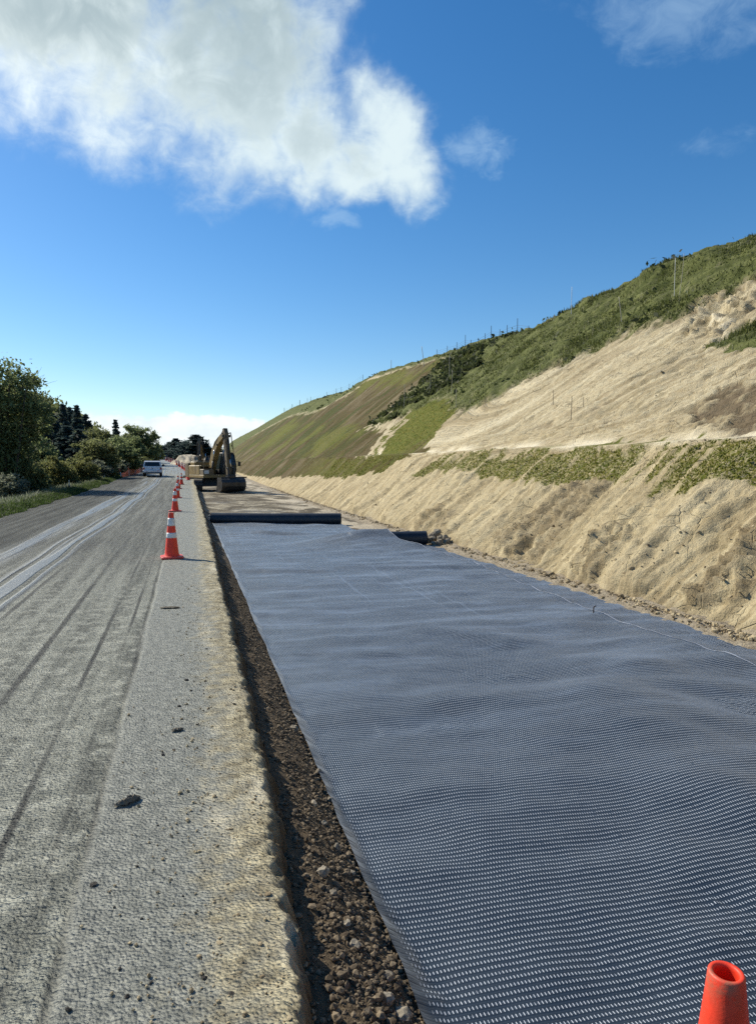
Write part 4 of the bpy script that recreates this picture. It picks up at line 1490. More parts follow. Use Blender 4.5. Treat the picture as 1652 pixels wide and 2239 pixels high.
def build_trees():
    bush = [broad_tree('bush%d' % k, 700 + k, 2.4, 1.25, mm, 7000, .105, 170, .0, 8, .15) for k, mm in enumerate((M_LEAF_OLIVE, M_LEAF_YEL, M_LEAF_GREY))]
    tree = [broad_tree('tree%d' % k, 720 + k, 6.5, 2.3, mm, 14000, .17, 230, .08, 9, .14) for k, mm in enumerate((M_LEAF_OLIVE, M_LEAF_GREEN, M_LEAF_GREEN))]
    con = [conifer('conifer%d' % k, 740 + k, 10, r, 11000, .19) for k, r in enumerate((2.3, 1.9))]
    # the tall feathery tree at the left edge: upright limbs and hanging shoots
    g_ = rng(760)
    h = 7.2
    blobs = [(0, 0, 4.6, 1.5, 1.5, 2.0), (.9, .2, 4.9, 1.0, 1.0, 1.3), (-.8, .1, 5.2, 1.1, 1.1, 1.5), (.3, -.7, 5.5, .9, .9, 1.2), (1.5, -.1, 4.0, .8, .8, 1.0), (.1, .6, 3.3, 1.4, 1.3, 1.2), (-1.2, 0, 3.2, 1.1, 1.1, 1.3), (1.0, .3, 3.0, 1.0, .9, 1.0)]
    P, tint, cc = crown_points(blobs, 17000, g_, 300, .16)
    V, F = leaf_quads(P, .10 * g_.uniform(.5, 1.4, len(P)), g_)
    strands = MB()
    for k in range(12):
        a, ro = g_.uniform(0, 6.28), g_.uniform(.05, .8)
        x0, y0 = ro * math.cos(a), ro * math.sin(a)
        strands.tube([(x0 * .5, y0 * .5, -.3), (x0 * .9, y0 * .9, 1.2), (x0 * 1.1 + g_.normal(0, .1), y0 * 1.1, 2.6), (x0 * 1.6, y0 * 1.5, 4.4), (x0 * 2.0, y0 * 1.8, 5.8)], [.07, .06, .05, .035, .01], 6)
    for q in cc[g_.choice(len(cc), 170, False)]:
        d = g_.normal(0, 1, 3) * .35 + np.array([q[0] * .35, q[1] * .35, .35])
        strands.tube([q - d * .8, q, q + d * .7 + g_.normal(0, .08, 3)], [.016, .010, .003], 4, False)
    ms = [P2 for P2 in (g_.normal(0, 1, (4200, 3)) * np.array([.55, .5, .95]) + np.array([0, 0, 1.8]),)]
    V2, F2 = leaf_quads(ms[0], .11 * g_.uniform(.5, 1.3, 4200), g_, up=1.5, aspect=3.0)
    t2 = np.repeat(g_.uniform(0, .4, 4200), 4)
    cr = mesh_np('feathery_crown', np.vstack([V, V2]), [np.vstack([F, F2 + len(V)])], M_LEAF_GREEN, smooth=False, attrs={'tint': np.concatenate([np.repeat(tint, 4), t2])})
    x, t = lateral(6, 43)
    plant('tree', (cr, strands.mesh('feathery_trunk', M_BARKT, True)), x, t, float(verge_z(x, t)), (1.36, 1.36, 1.30), .4, 'tall feathery tree with bare upright twigs at the left edge of the photo', 'tree', None)

    def P(kind, v, px, zc, top, rpx, label, rz):
        """top: height of the crown line in the photo; rpx: half width there"""
        x, t = lateral(px, zc)
        z = float(verge_z(x, t)) - .05
        ht = 1.75 + (1015 - top) * zc / 1500 - z
        rad = rpx * zc / 1500
        base_h, base_r = dict(bush=(2.4, 1.62), tree=(6.5, 3.0), conifer=(10, 2.2))[kind]
        src = dict(bush=bush, tree=tree, conifer=con)[kind][v]
        plant(dict(bush='bush', tree='tree', conifer='pine_tree')[kind], src, x, t, z, (rad / base_r, rad / base_r, ht / base_h), rz, label, 'bush' if kind == 'bush' else 'tree',
              {'bush': 'bushes beside the verge', 'tree': 'broadleaf trees left of the road', 'conifer': 'dark pines left of the road'}[kind])
    B = [('bush', 0, 66, 44, 1001, 52, 'dark olive bush right beside the tall feathery tree'),
         ('bush', 2, 18, 38, 1036, 56, 'grey green low bush at the foot of the tall feathery tree'),
         ('bush', 1, 136, 52, 1003, 42, 'light olive bush between the dark bush and the pale yellow one'),
         ('bush', 1, 184, 56, 1004, 44, 'pale yellow green bush behind the upper wooden stake'),
         ('bush', 0, 104, 55, 1003, 44, 'dark low bush in the gap behind the two nearest bushes'),
         ('bush', 2, 214, 61, 1006, 44, 'greyish bush at the foot of the big olive tree'),
         ('bush', 0, 160, 60, 1002, 46, 'dark bush rising behind the pale yellow bush'),
         ('bush', 1, 30, 46, 1000, 50, 'yellow tinted bush behind the lowest grey green bush'),
         ('bush', 2, 246, 68, 1006, 40, 'grey bush below the broad green tree, close to the road'),
         ('bush', 0, 268, 72, 1000, 40, 'dark rounded bush by the left end of the orange fence'),
         ('bush', 2, 338, 126, 996, 20, 'small grey bush below the leaning poles'),
         ('tree', 0, 212, 64, 958, 62, 'rounded olive tree leaning over the verge behind the grey bush'),
         ('tree', 1, 264, 72, 958, 62, 'broad green tree just left of the white wagon'),
         ('bush', 0, 296, 82, 996, 40, 'dark bush behind the orange mesh fence'),
         ('tree', 0, 206, 86, 936, 48, 'pale leafed tree top rising right of the dark pines'),
         ('tree', 2, 308, 106, 932, 52, 'big dark round tree directly above the white wagon'),
         ('tree', 1, 336, 120, 958, 30, 'narrow green tree at the right end of the left treeline'),
         ('tree', 2, 240, 96, 954, 46, 'dense tree under the lone pointed pine'),
         ('tree', 1, 72, 66, 928, 64, 'wide green tree behind the tall feathery tree'),
         ('tree', 2, 22, 60, 900, 64, 'dark tree hidden behind the trunk of the tall feathery tree'),
         ('tree', 0, -46, 50, 850, 70, 'olive tree cut by the left edge of the photo'),
         ('tree', 2, 284, 92, 956, 40, 'dark tree filling the gap left of the big round one'),
         ('conifer', 0, 124, 88, 908, 40, 'shorter dark pine at the left of the pine group'),
         ('conifer', 1, 143, 92, 883, 34, 'tallest narrow pine in the dark group, left peak'),
         ('conifer', 0, 158, 95, 890, 42, 'full dark pine in the middle of the pine group'),
         ('conifer', 1, 174, 90, 885, 34, 'spiky pine with thin top, right peak of the group'),
         ('conifer', 0, 192, 94, 905, 38, 'lower dark pine closing the right of the pine group'),
         ('conifer', 0, 104, 84, 930, 46, 'low spreading dark pine at the left foot of the pine group'),
         ('conifer', 1, 150, 82, 930, 60, 'broad low pine in front of the pine group'),
         ('conifer', 0, 176, 80, 938, 50, 'second broad low pine in front of the group, by the pale tree'),
         ('conifer', 1, 256, 104, 917, 24, 'lone pointed pine standing above the broadleaf trees')]
    for k, (kd, v, px, zc, top, rp, lab) in enumerate(B):
        P(kd, v, px, zc, top, rp, lab, k * 1.7)
    # far grove across the bend of the road
    far = [('tree', 0, 352, 232, 972, 26, 'first dark tree of the far grove, beside the parked cars'),
           ('tree', 1, 372, 240, 966, 28, 'rounded dark tree in the far grove above the road end'),
           ('conifer', 0, 386, 236, 958, 30, 'pointed dark tree in the far grove behind the line of cones'),
           ('tree', 0, 402, 228, 964, 32, 'broad dark tree in the far grove left of the tall layered one'),
           ('conifer', 1, 430, 226, 950, 44, 'tall layered dark tree in the far grove behind the rear excavator'),
           ('tree', 0, 418, 238, 960, 30, 'dark tree in the far grove touching the tall layered one'),
           ('tree', 1, 450, 230, 961, 28, 'dark wind leaning tree at the right end of the far grove'),
           ('tree', 0, 472, 240, 974, 26, 'low dark tree in the far grove behind the excavator boom'),
           ('tree', 1, 388, 222, 980, 30, 'low dark tree at the front of the far grove, middle'),
           ('tree', 1, 362, 222, 984, 26, 'low dark tree at the front of the far grove, above the road'),
           ('tree', 0, 334, 225, 976, 24, 'small dark tree behind the far parked cars')]
    for k, (kd, v, px, zc, top, rp, lab) in enumerate(far):
        x, t = lateral(px, zc)
        z = float(zr(t)) - 1.6
        ht = 1.75 + (1015 - top) * zc / 1500 - z
        rad = rp * zc / 1500
        base_h, base_r = dict(tree=(6.5, 2.7), conifer=(10, 2.1))[kd]
        plant('tree' if kd == 'tree' else 'cypress_tree', dict(tree=far_tree, conifer=far_con)[kd][v % 2], x, t, z, (rad / base_r, rad / base_r, ht / base_h), k * 2.1, lab, 'tree', 'far grove past the road end')


far_tree = [broad_tree('far_tree%d' % k, 780 + k, 6.5, 2.3, M_NEEDLE, 9000, .26, 150, .0, 9, .17) for k in range(2)]
far_con = [conifer('far_conifer%d' % k, 790 + k, 10, 2.8, 8000, .30, base=.0) for k in range(2)]
build_trees()


def build_far_hill():
    n, m = 90, 30
    u, w = np.meshgrid(np.linspace(0, 1, n), np.linspace(0, 1, m), indexing='ij')
    # ridge falling from the left down to the pines
    px = -420 + 690 * u
    top = np.interp(px, [-420, -150, 40, 90, 140, 190, 240, 270], [800, 830, 862, 872, 902, 940, 980, 1000])
    zc = 170 + 60 * w
    th = R(15.47)
    X = math.sin(th) * zc + math.cos(th) * (px - 826) / 1500 * zc
    Y = math.cos(th) * zc - math.sin(th) * (px - 826) / 1500 * zc
    hz = (1015 - top) * 200 / 1500 + 1.9
    Z = -1.5 + (hz + 1.5) * sstep(0, .75, w) + .8 * fbm(X * .06, Y * .06, 95, 4) * sstep(0, .3, w)
    o = link('hills', mesh_np('hills', np.stack([X, Y, Z], -1).reshape(-1, 3), [grid_faces(n, m)], M_TURF))
    tag(o, kind='structure')
    g_ = rng(96)
    k = 26000
    a, b_ = g_.uniform(0, n - 1.001, k), g_.uniform(0, m - 1.001, k)
    i, j = a.astype(int), b_.astype(int)
    P = np.stack([X[i, j], Y[i, j], Z[i, j]], -1) + g_.normal(0, 1.6, (k, 3)) * np.array([1, 1, .0])
    P[:, 2] += g_.gamma(1.6, .8, k).clip(0, 2.6) * np.clip(1.0 + fbm(P[:, 0] * .25, P[:, 1] * .25, 97, 3), .1, 2)
    V, F = leaf_quads(P, g_.uniform(.5, 1.1, k), g_)
    o = link('far_woods', mesh_np('far_woods', V, [F], M_LEAF_OLIVE, smooth=False, attrs={'tint': np.repeat(g_.uniform(0, .6, k), 4)}))
    tag(o, 'dark wooded hillside behind the tall feathery tree', 'woods', kind='stuff')


build_far_hill()


# ------------------------------------------------------------------ grass on the slope and the verge
def blades(P, H, W, g_, lean=.45, N=None):
    n = len(P)
    a = g_.uniform(0, 6.28, n)
    d = np.column_stack([np.cos(a), np.sin(a), np.zeros(n)])
    s = np.column_stack([-np.sin(a), np.cos(a), np.zeros(n)])
    l = lean * g_.uniform(.3, 1.3, n)
    up = np.array([0, 0, 1.0])
    mid = P + up * (H * .6)[:, None] + d * (H * l * .35)[:, None]
    tip = P + up * (H * (1 - .25 * l))[:, None] + d * (H * l)[:, None]
    V = np.stack([P - s * (W * .5)[:, None], P + s * (W * .5)[:, None], mid + s * (W * .35)[:, None], mid - s * (W * .35)[:, None], tip], 1)
    i = np.arange(n)[:, None] * 5
    return V.reshape(-1, 3), i + np.array([[0, 1, 2, 3]]), i + np.array([[3, 2, 4]])


def build_slope_grass():
    g_ = rng(101)
    n = 150000
    T = 12 * np.exp(g_.uniform(0, math.log(60 / 12), n))
    Vv = g_.uniform(1.2, 2.03, n)
    X, Z, S, sh, gr, gn, br, dk, pl = hill_surface(T, Vv)
    dens = np.clip(.4 + fbm(T * .5, S * .5, 102, 3), .05, 1)
    keep = g_.uniform(0, 1, n) < gr * dens * .75
    T, Vv, X, Z, S = T[keep], Vv[keep], X[keep], Z[keep], S[keep]
    k = len(T)
    patch = fbm(T * .35, S * .35, 103, 3)
    H = g_.uniform(.06, .19, k) * (1 + .9 * np.clip(patch, -.6, .8))
    W = g_.uniform(.014, .032, k) * (1 + T / 60)
    V, F4, F3 = blades(np.column_stack([X, T, Z - .02]), H, W, g_, .6)
    tint = np.clip(.40 + .55 * fbm(T * .8, S * .8, 104, 3) + g_.normal(0, .22, k), 0, 1)
    o = link('hill_grass', mesh_np('hill_grass', V, [F4, F3], M_GRASS, smooth=False, attrs={'tint': np.repeat(tint, 5)}))
    tag(o, 'rough green and straw coloured grass over the top of the slope', 'grass', kind='stuff')
    # low dark scrub, in bands across the gully left of the grass and along the crest
    n = 60000
    T = np.concatenate([g_.uniform(40, 56, n // 2), 20 * np.exp(g_.uniform(0, math.log(7.0), n // 2))])
    Vv = np.concatenate([g_.uniform(1.25, 1.95, n // 2), g_.uniform(1.30, 2.01, n // 2)])
    X, Z, S, sh, gr, gn, br, dk, pl = hill_surface(T, Vv)
    logt = np.log(T)
    ind = in_poly(logt, Vv, [(math.log(a), b) for a, b in POLY['dark']])
    f = fbm(T * .16 + S * .25, S * 1.5, 105, 3)
    dens = np.where(ind, .8 * sstep(-.05, .35, f), sstep(.25, .6, fbm(T * .2, S * .55, 106, 3)) * .10 + .05 * sstep(1.93, 1.97, Vv) * sstep(0, .4, f + .3))
    keep = g_.uniform(0, 1, n) < gr * dens
    T, X, Z, S = T[keep], X[keep], Z[keep], S[keep]
    k = len(T)
    hh = g_.gamma(2, .07, k) * (1 + .6 * np.clip(fbm(T * .6, S * .6, 107, 2), -.6, 1))
    V, F = leaf_quads(np.column_stack([X, T, Z + hh]), g_.uniform(.09, .17, k) * (1 + T / 90), g_)
    tint = np.clip(.25 + .5 * (hh - .15) + .35 * fbm(T * .7, S * .7, 108, 3) + g_.normal(0, .18, k), 0, 1)
    o = link('hill_scrub', mesh_np('hill_scrub', V, [F], M_SCRUB, smooth=False, attrs={'tint': np.repeat(tint, 4)}))
    tag(o, 'low dark scrub growing in bands below the hilltop', 'scrub', kind='stuff')


def build_seedlings():
    """thin sprouting grass of the seeded bands, close to the soil"""
    g_ = rng(111)
    n = 110000
    T = 6 * np.exp(g_.uniform(0, math.log(46 / 6), n))
    Vv = g_.uniform(.5, 1.45, n)
    X, Z, S, sh, gr, gn, br, dk, pl = hill_surface(T, Vv)
    keep = (g_.uniform(0, 1, n) < gn * .5 * (1 - gr)) & ((Vv < .985) | (Vv > 1.02))
    T, X, Z, S = T[keep], X[keep], Z[keep], S[keep]
    k = len(T)
    V, F4, F3 = blades(np.column_stack([X, T, Z - .008]), g_.uniform(.025, .075, k), g_.uniform(.010, .022, k) * (1 + T / 40), g_, .9)
    o = link('seedling_grass', mesh_np('seedling_grass', V, [F4, F3], M_SEED, smooth=False, attrs={'tint': np.repeat(g_.uniform(0, 1, k), 5)}))
    tag(o, 'short bright sown grass streaking the cut below and above the bench', 'grass', kind='stuff')


M_SEED = mat_leaf('sown_grass', (.085, .095, .010), (.20, .195, .036))
M_VERGE = mat_leaf('verge_grass_blades', (.040, .070, .016), (.11, .14, .045), (.26, .27, .20))


def build_verge_grass():
    g_ = rng(121)
    n = 70000
    T = 19 * np.exp(g_.uniform(0, math.log(110 / 19), n))
    u = g_.beta(1.0, 1.7, n) * 4.2
    wob = .25 * fbm(T * .35, T * 0 + 8, 41, 4)
    X = -5.93 - u + bend(T) + wob * sstep(-4, 0, -u)
    Z = verge_z(X, T) + .025 + sstep(0, .5, u) * (.06 + .07 * fbm(X * 1.2, T * .9, 42, 4))
    tuft = np.clip(fbm(X * 1.3, T * .9, 122, 3), -.5, 1)
    H = g_.uniform(.05, .16, n) * (1 + 1.6 * sstep(.5, 1.3, u) * (1 + tuft))
    V, F4, F3 = blades(np.column_stack([X, T, Z - .01]), H, g_.uniform(.010, .022, n) * (1 + T / 50), g_, .6)
    tint = np.clip(.25 + .5 * sstep(.45, 1.3, u) + .3 * tuft + g_.normal(0, .2, n), 0, 1)
    o = link('verge_grass', mesh_np('verge_grass', V, [F4, F3], M_VERGE, smooth=False, attrs={'tint': np.repeat(tint, 5)}))
    tag(o, 'short green roadside grass with pale seeding tufts under the bushes', 'grass', kind='stuff')


build_slope_grass()
build_seedlings()
build_verge_grass()

# ------------------------------------------------------------------ fences, stakes and marker poles
M_POST = mat_plain('dark_fence_timber', (.035, .03, .026), .85, var=.3)
M_WIRE = mat_plain('fence_wire', (.10, .10, .10), .5, .8)
M_PALEW = mat_plain('pale_timber_stake', (.42, .37, .28), .8, var=.25, scale=5)
M_WHITE = mat_plain('white_painted_timber', (.62, .60, .56), .6, var=.12)
M_OLDW = mat_plain('weathered_timber', (.10, .075, .05), .85, var=.35, scale=4)
M_ORANGE = mat_plain('orange_mesh_plastic', (.62, .17, .07), .6, var=.2)


def hill_pt(t, v, up=0.0):
    X, Z = hill_surface(np.array([float(t)]), np.array([float(v)]))[:2]
    return np.array([X[0], t, Z[0] + up])


def crest_fence(ts, hs, label, v=2.012, w=.020):
    p0 = hill_pt(ts[0], v)
    root = empty('post_fence', p0)
    tops = []
    for t_, h_ in zip(ts, hs):
        p = hill_pt(t_, v) - p0
        mb = MB()
        r_ = w * (1.35 if h_ > 1.2 else .8) * (1 + t_ / 160)
        mb.tube([p - (0, 0, .3), p + (0, 0, h_ * .98), p + (0, 0, h_)], [r_, r_ * .92, r_ * .6], 8)
        mb.build('fence_post', M_POST, root, True)
        tops.append(p)
    for k in (.35, .62, .9):
        mb = MB()
        mb.tube([p + np.array([0, 0, min(hs) * k]) for p in tops], .006, 4)
        mb.build('fence_wire', M_WIRE, root)
    tag(root, label, 'fence')


crest_fence([40.8, 42.2, 44.3, 46.0, 47.5, 49.0, 50.6, 52.2, 53.2, 55.8, 59.0, 63.0], [.55, .95, .75, .7, .95, .7, .6, .6, .95, .75, .7, .7],
            'dark post and wire fence along the near crest of the hill, taller posts standing up')
crest_fence([98, 102.5, 107, 112, 124, 146, 152, 166, 184, 200], [.9, 1.0, 1.0, 1.0, 1.1, 1.1, 1.2, 1.3, 1.3, 1.4],
            'thin post and wire fence on the far lower crest of the hill', w=.020)

poles = [(23.5, 1.70, 1.45, .0, .012, M_WHITE, 'tallest white marker pole, upright in the grass above the bare scarp'),
         (22.3, 1.65, 1.5, .08, .011, M_PALEW, 'thin bent pale pole beside the tallest white marker pole'),
         (33.9, 1.86, 1.5, .01, .016, M_WHITE, 'upright white marker pole just under the crest'),
         (25.4, 1.60, 1.15, -.16, .016, M_PALEW, 'leaning pale marker pole in the green grass at mid slope'),
         (39.8, 1.45, 1.45, .06, .018, M_PALEW, 'slim pale pole leaning in the silver grass over the left end of the bare face'),
         (44.2, 1.60, 1.7, .0, .022, M_PALEW, 'pale pole in the dark scrub, upper one of the pair'),
         (47.8, 1.39, 1.7, .03, .022, M_PALEW, 'pale pole at the lower edge of the dark scrub'),
         (45.6, 1.51, 1.0, .05, .018, M_PALEW, 'shorter pale pole between the two in the dark scrub'),
         (34.6, 1.27, 1.1, .0, .016, M_PALEW, 'short pale pole where the grass meets the sown green patch'),
         (23.1, 1.19, .62, .03, .012, M_OLDW, 'dark thin stake in the bare face, left one of three'),
         (19.9, 1.09, .85, .03, .013, M_OLDW, 'dark branch like stake in the bare face, tallest of three'),
         (19.9, 1.14, .32, .0, .011, M_OLDW, 'short dark peg in the bare face above the tallest stake'),
         (62.0, 1.88, 1.9, -.20, .030, M_PALEW, 'leaning pale pole on the skyline between the two fences'),
         (77.0, 1.90, 1.6, .04, .030, M_PALEW, 'upright pale pole on the skyline above the brown face')]
for t_, v_, h_, ln, r_, mt, lab in poles:
    p = hill_pt(t_, v_)
    mb = MB()
    s = np.linspace(0, 1, 7)
    mb.tube(np.column_stack([.35 * ln * h_ * s + .04 * np.sin(s * 2.4) * h_ * (ln > .02), -ln * h_ * s ** 1.4, -.25 + (h_ + .25) * s]), r_ * (1.05 - .3 * s), 7)
    tag(mb.build('marker_pole' if mt is not M_OLDW else 'stake', mt, None, True, p), lab, 'pole' if mt is not M_OLDW else 'stake', 'marker poles on the slope' if mt is not M_OLDW else 'stakes in the bare face')


def verge_stake(px, zc, h_, lab, r_=.035):
    x, t = lateral(px, zc)
    z = float(verge_z(x, t))
    root = empty('stake', (x, t, z))
    mb = MB()
    mb.box(-r_, r_, -r_, r_, -.3, h_ * .55)
    mb.build('shaft', M_OLDW, root)
    mb = MB()
    mb.box(-r_ * .98, r_ * .98, -r_ * .98, r_ * .98, h_ * .55, h_, r_ * .3, r_ * .3)
    mb.build('pale_top', M_PALEW, root)
    tag(root, lab, 'stake')


verge_stake(152, 42, .75, 'square wooden stake in the verge grass in front of the bushes', .035)
verge_stake(229, 60, .45, 'stubby wooden stake further along the verge, before the olive tree', .045)


def utility_pole(px, zc, z0, h_, lean, r_, lab):
    x, t = lateral(px, zc)
    root = empty('utility_pole', (x, t, z0))
    mb = MB()
    mb.tube([(0, 0, -.5), (lean * .5, 0, h_ * .5), (lean, 0, h_)], [r_, r_ * .85, r_ * .65], 10)
    mb.build('shaft', M_PALEW, root, True)
    mb = MB()
    mb.tube([(lean, 0, h_), (lean, 0, h_ + .05)], [r_ * .8, r_ * .5], 10)
    mb.build('cap', M_OLDW, root, True)
    tag(root, lab, 'pole')


utility_pole(324.5, 128, 1.9, 4.1, -.75, .15, 'taller pale leaning pole beside the road near the parked cars')
utility_pole(320.5, 118, 1.6, 2.7, -.35, .09, 'shorter thinner pale pole just left of the taller one')


def orange_fence():
    pts = [(266.5, 64, .95, .18), (283.5, 69, .98, .08), (296.5, 73, .98, .0), (307, 78, .95, .0), (311.5, 84, .7, 0)]
    x0, t0 = lateral(pts[0][0], pts[0][1])
    z0 = float(zr(t0)) - .05
    root = empty('safety_fence', (x0, t0, z0))
    tops = []
    for px, zc, h_, ln in pts:
        x, t = lateral(px, zc)
        p = np.array([x - x0, t - t0, float(zr(t)) - .05 - z0])
        mb = MB()
        mb.tube([p - (0, 0, .2), p + (-ln * .5, 0, h_ * .62)], .035, 8)
        mb.build('post', M_WHITE, root, True)
        mb = MB()
        mb.tube([p + (-ln * .5, 0, h_ * .62), p + (-ln, 0, h_)], .042, 8)
        mb.build('post_band', M_ORANGE if ln > .05 else M_WHITE, root, True)
        tops.append((p + (-ln * .2, 0, .04), p + (-ln * .4, 0, h_ * (.5 if ln > .1 else .72))))
    mb = MB()
    for (a, b_), (c, d) in zip(tops[:-1], tops[1:]):
        n, k = 22, 9
        for i in range(k):
            f = i / (k - 1)
            s = np.linspace(0, 1, 7)
            P0, P1 = a + (b_ - a) * f, c + (d - c) * f
            L = P0[None] + (P1 - P0)[None] * s[:, None]
            L[:, 2] -= .10 * f * np.sin(s * np.pi) * (1 + .4 * math.sin(i))
            mb.tube(L, .017, 4, False)
        for i in range(n):
            s = i / (n - 1)
            A, B = a + (c - a) * s, b_ + (d - b_) * s
            B = B - np.array([0, 0, .10 * math.sin(s * math.pi)])
            mb.tube([A, B], .014, 4, False)
    mb.build('mesh_netting', M_ORANGE, root)
    tag(root, 'sagging orange mesh safety fence on white posts at the left road edge', 'fence')


orange_fence()

# ------------------------------------------------------------------ vehicles
M_YEL = mat_plain('weathered_machine_yellow', (.23, .16, .06), .55, var=.2, scale=1.6, dirt=(.16, .12, .08), dirt_amt=.7)
M_YELD = mat_plain('dusty_machine_yellow', (.15, .11, .06), .65, var=.25, scale=2.2, dirt=(.12, .09, .065), dirt_amt=.8)
M_STEEL = mat_plain('worn_bucket_steel', (.055, .055, .056), .48, .55, var=.35, scale=2.0, dirt=(.14, .115, .085), dirt_amt=.5, bump=.3)
M_BLACK = mat_plain('black_frame_paint', (.022, .023, .025), .5, var=.3, dirt=(.09, .075, .06), dirt_amt=.4)
M_TRACK = mat_plain('muddy_track_steel', (.07, .062, .052), .8, .2, var=.4, scale=3, dirt=(.20, .165, .12), dirt_amt=.7)
M_ROD = mat_plain('chrome_rod', (.55, .55, .55), .2, 1.0, var=.05)
M_RUBBER = mat_plain('rubber', (.018, .018, .019), .85, var=.2)
M_WHITEP = mat_plain('white_car_paint', (.74, .75, .75), .32, var=.04, scale=2, dirt=(.45, .42, .36), dirt_amt=.30)
M_GREYP = mat_plain('silver_car_paint', (.42, .44, .46), .3, .3, var=.05, scale=2)
M_DARKP = mat_plain('dark_car_paint', (.05, .055, .065), .3, .2, var=.05, scale=2)
M_TRIM = mat_plain('dark_plastic_trim', (.03, .03, .032), .65, var=.15)
M_RIM = mat_plain('alloy_rim', (.40, .40, .41), .35, .8, var=.1)
M_RED = mat_plain('red_lamp_lens', (.30, .012, .012), .25, var=.1)
M_PLATE = mat_plain('plate_white', (.72, .72, .70), .5, var=.05)
M_SHEET = mat_plain('white_sticker', (.68, .68, .66), .6, var=.06)


def glass(name, tint, rough=.06):
    m, g, b = material(name)
    setb(g, b, tint, rough, spec=.6)
    return m


M_GLASS = glass('dark_window_glass', (.012, .015, .018))
M_CABGLASS = glass('cab_glass', (.035, .05, .055), .10)


def rotz(a):
    M = np.eye(4)
    M[0, 0] = M[1, 1] = math.cos(a)
    M[0, 1], M[1, 0] = -math.sin(a), math.sin(a)
    return M


def stadium(l, h, z0, n=10):
    r = h / 2
    a = np.linspace(-np.pi / 2, np.pi / 2, n)
    P = [(l / 2 - r + r * math.cos(k), z0 + r + r * math.sin(k)) for k in a] + [(-l / 2 + r - r * math.cos(k), z0 + r - r * math.sin(k) * -1) for k in a[::-1]]
    return P


def ribbon(path, w):
    """closed outline of a plate that follows a path of (y,z,width)"""
    p = np.array([q[:2] for q in path], float)
    ww = np.array([q[2] for q in path]) * .5
    T = np.gradient(p, axis=0)
    T /= np.linalg.norm(T, axis=1)[:, None]
    N = np.column_stack([-T[:, 1], T[:, 0]])
    return [tuple(q) for q in p + N * ww[:, None]] + [tuple(q) for q in (p - N * ww[:, None])[::-1]]


def strip_prism(mb, path, x0, x1):
    """a bent beam: rows of quads along a path, so concave bends cap cleanly"""
    p = np.array([q[:2] for q in path], float)
    ww = np.array([q[2] for q in path]) * .5
    T = np.gradient(p, axis=0)
    T /= np.linalg.norm(T, axis=1)[:, None]
    N = np.column_stack([-T[:, 1], T[:, 0]])
    A, B = p + N * ww[:, None], p - N * ww[:, None]
    n = len(p)
    V = []
    for i in range(n):
        V += [(x0, *A[i]), (x1, *A[i]), (x1, *B[i]), (x0, *B[i])]
    F = []
    for i in range(n - 1):
        for k in range(4):
            F.append([i * 4 + k, i * 4 + (k + 1) % 4, i * 4 + 4 + (k + 1) % 4, i * 4 + 4 + k])
    F += [[3, 2, 1, 0], [(n - 1) * 4 + k for k in range(4)]]
    mb.raw(V, [F])


